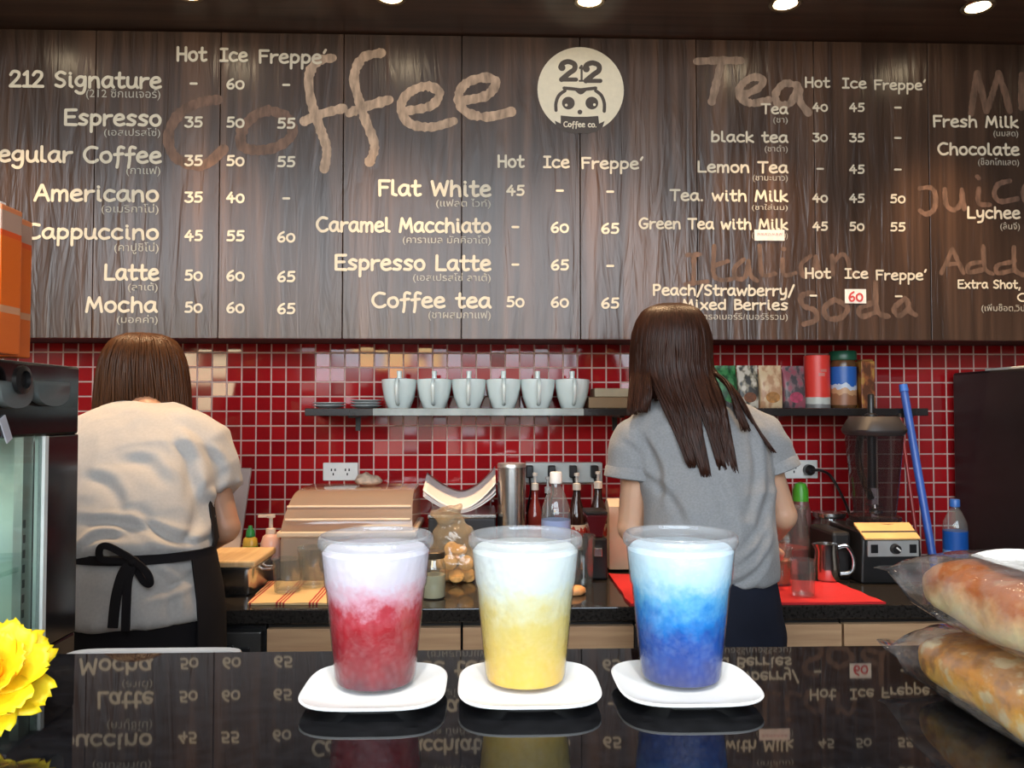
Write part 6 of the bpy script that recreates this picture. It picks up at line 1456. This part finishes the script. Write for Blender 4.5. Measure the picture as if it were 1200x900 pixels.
# ---------------------------------------------------------------- woman with the bob, left
hip1 = P(166, 720, 1.83); hip1.z = 0.86
w1 = thing('person', 'woman with short brown bob, light grey T-shirt and black apron tied in a bow', 'person', (hip1.x, hip1.y, 0))
T1 = [(172, 26, 474, 2.055, 0.055), (171, 46, 482, 2.04, 0.075), (170, 66, 494, 2.02, 0.092), (169, 78, 515, 1.99, 0.108), (166, 78, 555, 1.94, 0.120), (163, 75, 600, 1.885, 0.116), (163, 77, 628, 1.86, 0.122), (164, 80, 644, 1.85, 0.128), (165, 74, 657, 1.845, 0.112), (165, 78, 680, 1.84, 0.122), (165, 83, 712, 1.835, 0.130), (165, 84, 737, 1.83, 0.132)]
A1 = {}
for s_, sh, el, wr, hd in ((1, (236, 520, 2.00), (263, 618, 1.985), (230, 644, 2.15), (204, 640, 2.23)), (-1, (103, 520, 2.00), (68, 618, 1.985), (98, 644, 2.15), (124, 640, 2.23))):
    A1[s_] = [P(*q) for q in (sh, el, wr, hd)]
b = MB()
b.loft(rings_px(T1, -0.016))
hc1 = Vector((P(168, 436, 2.135).x, 2.135, P(168, 440, 2.135).z))
b.capsule((P(171, 488, 2.04).x, 2.04, P(171, 488, 2.04).z), hc1 + Vector((0, -0.01, -0.05)), 0.050, 0.046)
head(b, hc1, 0.7)
for s_ in (1, -1):
    a_ = A1[s_]; b.capsule(a_[0], a_[1], 0.046, 0.037); b.capsule(a_[1], a_[2], 0.039, 0.026)
    hand(b, a_[2], a_[3] - a_[2], (0, 0, -1), -s_)
b.ellipsoid((hip1.x, hip1.y, 0.84), (0.140, 0.105, 0.10)); legs(b, hip1, 0.075, 0.072, 0.052, 0.036)
b.ellipsoid((hip1.x - 0.08, hip1.y + 0.06, 0.04), (0.03, 0.10, 0.03)).ellipsoid((hip1.x + 0.08, hip1.y + 0.06, 0.04), (0.03, 0.10, 0.03))
build('body', blob(b, 0.0045, 4), M_skin, w1, ang=3)
sh = MB().loft(rings_px(T1, 0.002, e=0.92))
for s_ in (1, -1):
    a_ = A1[s_]; d = (a_[1] - a_[0]); top = a_[0] + Vector((-s_ * 0.045, -0.005, 0.022))
    e_ = a_[0] + d * 0.56
    sh.tube([top + Vector((-s_ * 0.04, 0.0, 0.010)), top, a_[0] + d * 0.05, a_[0] + d * 0.3, e_], [0.050, 0.062, 0.069, 0.068, 0.064], 20)
sh = blob(sh, 0.007, 5)
wrinkle(sh, 1.0, [((7, 7, 4), 0.0060, 0.3), ((4, 4, 13), 0.0060, 4.2), ((16, 16, 10), 0.0028, 7.7)])
for p in sh.v:                               # pull out soft folds above the apron string and at the armpit
    q = (p.z - 1.005)
    p.y -= 0.004 * math.exp(-(q / 0.02) ** 2) * math.sin(p.x * 70)
crease(sh, [(196, 515, 226, 575, 1.85, 0.010, 0.010), (222, 560, 234, 625, 1.85, 0.009, 0.009), (110, 612, 205, 634, 1.75, 0.009, 0.008), (228, 640, 168, 606, 1.75, 0.010, 0.009), (105, 560, 150, 590, 1.8, 0.012, 0.007), (150, 540, 196, 560, 1.85, 0.012, 0.006), (225, 668, 180, 694, 1.72, 0.009, 0.008), (178, 668, 200, 720, 1.72, 0.010, 0.007), (100, 640, 140, 628, 1.74, 0.008, 0.008), (250, 530, 258, 572, 1.95, 0.008, 0.006)])
build('t_shirt', sh, M_shirt1, w1, ang=3)
pt = MB().loft(rings_px([(165, 80, 700, 1.835, 0.122), (165, 84, 730, 1.83, 0.128), (165, 83, 770, 1.83, 0.120)], -0.003)); pt.ellipsoid((hip1.x, hip1.y, 0.80), (0.155, 0.118, 0.10)); legs(pt, hip1, 0.075, 0.074, 0.055, 0.046, 0.012)
pb = blob(pt, 0.010, 4); build('trousers', pb, M_blackc, w1, ang=3)
shoes(w1, hip1, 0.075)
ap = thing_ap = None
def shell(rows, a0, a1, grow, th, seg=40):
    mb = MB(); R = []
    for (c, hw, py, Y, ry) in rows:
        z = P(c, py, Y - ry).z if py > 0 else -py; x = P(c, 700 if py <= 0 else py, Y).x; rx = hw * Y / FPX
        ring = []
        for k, g in ((0, grow + th), (1, grow)):
            rg = [(x + (rx + g) * math.cos(a), Y + (ry + g) * math.sin(a), z) for a in [a0 + (a1 - a0) * j / seg for j in range(seg + 1)]]
            ring += rg if k == 0 else rg[::-1]
        R.append(ring)
    return mb.loft(R)
g_ = 0.009
apr = build('apron', shell([(165, 76, 655, 1.845, 0.114), (165, 80, 680, 1.84, 0.124), (165, 85, 712, 1.835, 0.132), (165, 87, 740, 1.83, 0.136), (165, 90, -0.62, 1.83, 0.150), (165, 92, -0.42, 1.83, 0.155)], math.radians(-32), math.radians(212), g_, 0.004), M_blackc, w1, ang=0.9)
build('apron_bib', shell([(165, 70, 535, 1.965, 0.122), (164, 76, 560, 1.935, 0.124), (163, 76, 600, 1.888, 0.120), (164, 80, 644, 1.852, 0.130), (165, 76, 657, 1.845, 0.116)], math.radians(-4), math.radians(184), g_, 0.004), M_blackc, apr, ang=0.9)
build('apron_string', shell([(165, 77, 650.5, 1.847, 0.118), (165, 75.5, 655, 1.845, 0.115), (165, 76, 661.5, 1.844, 0.116)], math.radians(180), math.radians(360), g_ - 0.001, 0.007), M_blackc, apr, ang=0.9)
yk = 1.845 - 0.132
pp = lambda x, y, dy=0.0: P(x, y, yk - dy)
bw = MB()
ribbon(bw, [pp(158, 658, .012), pp(146, 650, .022), pp(126, 640, .026), pp(117, 643, .02), pp(119, 655, .012), pp(140, 657, .010), pp(158, 659, .008)], 0.014)
ribbon(bw, [pp(156, 657, .012), pp(166, 664, .018), pp(174, 674, .020), pp(176, 684, .016), pp(169, 682, .010), pp(160, 668, .008), pp(156, 660, .006)], 0.014)
ribbon(bw, [pp(155, 659, .010), pp(144, 672, .018), pp(136, 700, .028), pp(132, 736, .034)], 0.020)
ribbon(bw, [pp(157, 660, .008), pp(150, 680, .020), pp(148, 710, .028), pp(147, 740, .032)], 0.017)
c = pp(156, 658, .010); bw.ellipsoid(tuple(c), (0.012, 0.010, 0.011), 14, 8)
build('apron_bow', bw, M_blackc, apr, ang=1.2)
# hair
hx1, hy1 = P(168, 436, 2.125).x, 2.125
B1 = [(388, 4, 0.010), (390, 22, 0.052), (396, 34, 0.078), (408, 43, 0.097), (424, 48, 0.106), (442, 51, 0.108), (464, 54, 0.106), (490, 55, 0.100), (503, 52, 0.092)]
def bobpt(a, t_, s_):
    f = t_ * (len(B1) - 1); i = min(int(f), len(B1) - 2); u = f - i
    row = [B1[i][k] * (1 - u) + B1[i + 1][k] * u for k in range(3)]
    zz_ = P(168, row[0], hy1 - 0.08).z
    return Vector((hx1 + row[1] * 2.06 / FPX * math.cos(a) * s_, hy1 + row[2] * math.sin(a) * s_, zz_))
hm = MB()
rg = []
for i in range(15):
    t_ = i / 14 * 0.93; rg.append([bobpt(2 * PI * j / 40, t_, 0.93 if t_ < 0.5 or math.sin(2 * PI * j / 40) < 0.45 else 0.80) for j in range(40)])
hm.loft(rg, True, False)
for i in range(620):
    a = math.radians(random.uniform(-222, 42)); t1 = 0.965 + random.uniform(-0.07, 0.035) - 0.05 * max(0, math.sin(a)); s_ = random.uniform(0.935, 1.0)
    j_ = random.uniform(-0.06, 0.06)
    strand(hm, [bobpt(a + j_ * (1 - t_) * 2 + 0.03 * math.sin(t_ * 5 + i), t_ * t1, s_ + 0.012 * math.sin(i + t_ * 4)) for t_ in (0.0, 0.12, 0.3, 0.5, 0.7, 0.87, 1.0)], random.uniform(0.0018, 0.0034), 2)
build('hair', hm, M_hair1, w1, ang=3)

# ---------------------------------------------------------------- woman with the long hair, right
hip2 = P(832, 720, 1.835); hip2.z = 0.86
w2 = thing('person', 'woman with long dark brown hair, grey T-shirt and dark navy trousers', 'person', (hip2.x, hip2.y, 0))
T2 = [(800, 26, 466, 1.96, 0.052), (803, 44, 473, 1.955, 0.070), (810, 66, 484, 1.945, 0.088), (817, 80, 503, 1.93, 0.100), (824, 76, 540, 1.92, 0.108), (829, 74, 590, 1.885, 0.108), (831, 73, 630, 1.86, 0.108), (832, 74, 660, 1.85, 0.114), (831, 76, 690, 1.845, 0.120)]
A2 = {1: [P(884, 512, 1.935), P(917, 604, 1.925), P(893, 640, 2.11), P(885, 648, 2.2)], -1: [P(752, 512, 1.935), P(740, 618, 1.93), P(762, 652, 2.05), P(775, 650, 2.14)]}
b = MB().loft(rings_px(T2, -0.016))
hc2 = Vector((P(786, 408, 1.965).x, 1.975, P(786, 405, 1.965).z))
b.capsule((P(801, 478, 1.955).x, 1.955, P(801, 478, 1.955).z), hc2 + Vector((0.0, -0.012, -0.06)), 0.050, 0.045)
head(b, hc2, 0.45)
for s_ in (1, -1):
    a_ = A2[s_]; b.capsule(a_[0], a_[1], 0.043, 0.034); b.capsule(a_[1], a_[2], 0.036, 0.025); hand(b, a_[2], a_[3] - a_[2], (0, 0, -1), -s_)
b.ellipsoid((hip2.x, hip2.y, 0.84), (0.150, 0.105, 0.10)); legs(b, hip2, 0.080, 0.074, 0.052, 0.036)
b.ellipsoid((hip2.x - 0.085, hip2.y + 0.06, 0.04), (0.03, 0.10, 0.03)).ellipsoid((hip2.x + 0.085, hip2.y + 0.06, 0.04), (0.03, 0.10, 0.03))
build('body', blob(b, 0.0045, 4), M_skin2, w2, ang=3)
sh = MB().loft(rings_px(T2, 0.002, e=0.92))
for s_, f_ in ((1, 0.42), (-1, 0.44)):
    a_ = A2[s_]; d = (a_[1] - a_[0]); top = a_[0] + Vector((-s_ * 0.045, -0.004, 0.026)); e_ = a_[0] + d * f_; out_ = Vector((s_ * 0.012, -0.004, 0))
    sh.tube([top + Vector((-s_ * 0.04, 0.0, 0.008)), top, a_[0] + d * 0.05 + out_ * 0.5, a_[0] + d * 0.22 + out_, e_ + out_ * 1.4], [0.044, 0.056, 0.061, 0.060, 0.060], 20)
sh = blob(sh, 0.007, 5)
wrinkle(sh, 1.0, [((8, 8, 3.5), 0.0050, 1.3), ((4, 4, 15), 0.0040, 3.2), ((16, 16, 9), 0.0022, 9.7)])
crease(sh, [(760, 520, 772, 580, 1.82, 0.010, 0.009), (758, 560, 796, 606, 1.80, 0.010, 0.007), (905, 585, 862, 640, 1.78, 0.010, 0.008), (902, 625, 852, 668, 1.75, 0.009, 0.008), (900, 655, 846, 688, 1.74, 0.008, 0.007), (885, 520, 872, 590, 1.82, 0.011, 0.007), (770, 650, 830, 668, 1.75, 0.009, 0.006), (838, 560, 846, 640, 1.79, 0.014, 0.005), (733, 520, 748, 550, 1.9, 0.008, 0.006)])
build('t_shirt', sh, M_shirt2, w2, ang=3)
for s_, f_ in ((1, 0.42), (-1, 0.44)):
    a_ = A2[s_]; d = (a_[1] - a_[0]); e_ = a_[0] + d * f_ + Vector((s_ * 0.0165, -0.0055, 0)); dn = d.normalized()
    build('rolled_cuff', MB().tube([e_ - dn * 0.022, e_ - dn * 0.018, e_ + dn * 0.004, e_ + dn * 0.006, e_ + dn * 0.002], [0.060, 0.0635, 0.0645, 0.061, 0.054], 28), M_shirt2, w2)
pt = MB().loft(rings_px([(832, 73, 668, 1.85, 0.112), (832, 80, 695, 1.842, 0.120), (832, 86, 730, 1.838, 0.126), (832, 88, 775, 1.835, 0.122)], -0.004)); pt.ellipsoid((hip2.x, hip2.y, 0.78), (0.165, 0.12, 0.10)); legs(pt, hip2, 0.080, 0.082, 0.058, 0.046, 0.012)
build('trousers', blob(pt, 0.010, 4), M_navy, w2, ang=3)
shoes(w2, hip2, 0.080)
# long hair
hx2, hy2 = P(786, 405, 1.965).x, 1.965
B2 = [(352, 4, 0.010), (354, 20, 0.048), (360, 33, 0.076), (372, 42, 0.097), (390, 47, 0.106), (412, 49, 0.108), (435, 50, 0.104), (455, 50, 0.096), (470, 49, 0.088)]
def cappt(a, t_, s_):
    f = t_ * (len(B2) - 1); i = min(int(f), len(B2) - 2); u = f - i
    row = [B2[i][k] * (1 - u) + B2[i + 1][k] * u for k in range(3)]
    return Vector((hx2 + row[1] * 1.91 / FPX * math.cos(a) * s_, hy2 + row[2] * math.sin(a) * s_, P(786, row[0], hy2 - 0.08).z))
hm = MB(); rg = []
for i in range(15):
    t_ = i / 14 * 0.97; rg.append([cappt(2 * PI * j / 40, t_, 0.93 if t_ < 0.5 or math.sin(2 * PI * j / 40) < 0.45 else 0.80) for j in range(40)])
hm.loft(rg, True, False)
for i in range(330):                         # hair of the crown and sides
    a = math.radians(random.uniform(-215, 35)); t1 = random.uniform(0.90, 1.0); s_ = random.uniform(0.95, 1.0); j_ = random.uniform(-0.06, 0.06)
    strand(hm, [cappt(a + j_ * (1 - t_) * 2, t_ * t1, s_) for t_ in (0.0, 0.12, 0.3, 0.5, 0.7, 0.87, 1.0)], random.uniform(0.002, 0.0034), 2)
LOCKS = [(0.00, 0.12, 740, 487, 1.885, 5), (0.12, 0.25, 752, 484, 1.868, 8), (0.25, 0.40, 812, 549, 1.803, 5), (0.40, 0.56, 828, 560, 1.798, 5), (0.56, 0.70, 848, 552, 1.799, 5), (0.70, 0.85, 861, 555, 1.800, 4), (0.85, 0.93, 876, 506, 1.822, 5), (0.93, 1.01, 908, 531, 1.838, 3)]
for i in range(1050):
    s_ = random.random(); lk = [q for q in LOCKS if q[0] <= s_ < q[1]][0]; u = (s_ - lk[0]) / (lk[1] - lk[0]) - 0.5
    ex, ey, eY = lk[2] + u * 2 * lk[5] + random.gauss(0, 1.0), lk[3], lk[4]
    a = math.radians(-176 + 170 * s_); k = random.uniform(0.965, 1.01)
    top = [cappt(a + random.uniform(-0.05, 0.05), t_, k) for t_ in (0.05, 0.25, 0.5, 0.72)]
    L = random.uniform(0.62, 0.95) if random.random() < 0.45 else random.uniform(0.93, 1.0)
    p3 = top[-1]; end = P(ex, ey, eY - random.uniform(0.0, 0.008)); end = p3 + (end - p3) * L
    m1 = p3 * 0.66 + end * 0.34; m2 = p3 * 0.3 + end * 0.7
    w_ = min(1, max(0, (s_ - 0.2) / 0.12)) * min(1, max(0, (0.97 - s_) / 0.10))
    m1.y = m1.y * (1 - w_) + (min(m1.y, 1.857) - 0.004) * w_; m2.y = m2.y * (1 - w_) + (min(m2.y, 1.822) - 0.003) * w_
    m1.x -= 0.25 * (end.x - p3.x) * (0.30 if s_ < 0.8 else -0.45)
    strand(hm, top + [m1, m2, end], random.uniform(0.0016, 0.0030), 3)
build('hair', hm, M_hair2, w2, ang=3)
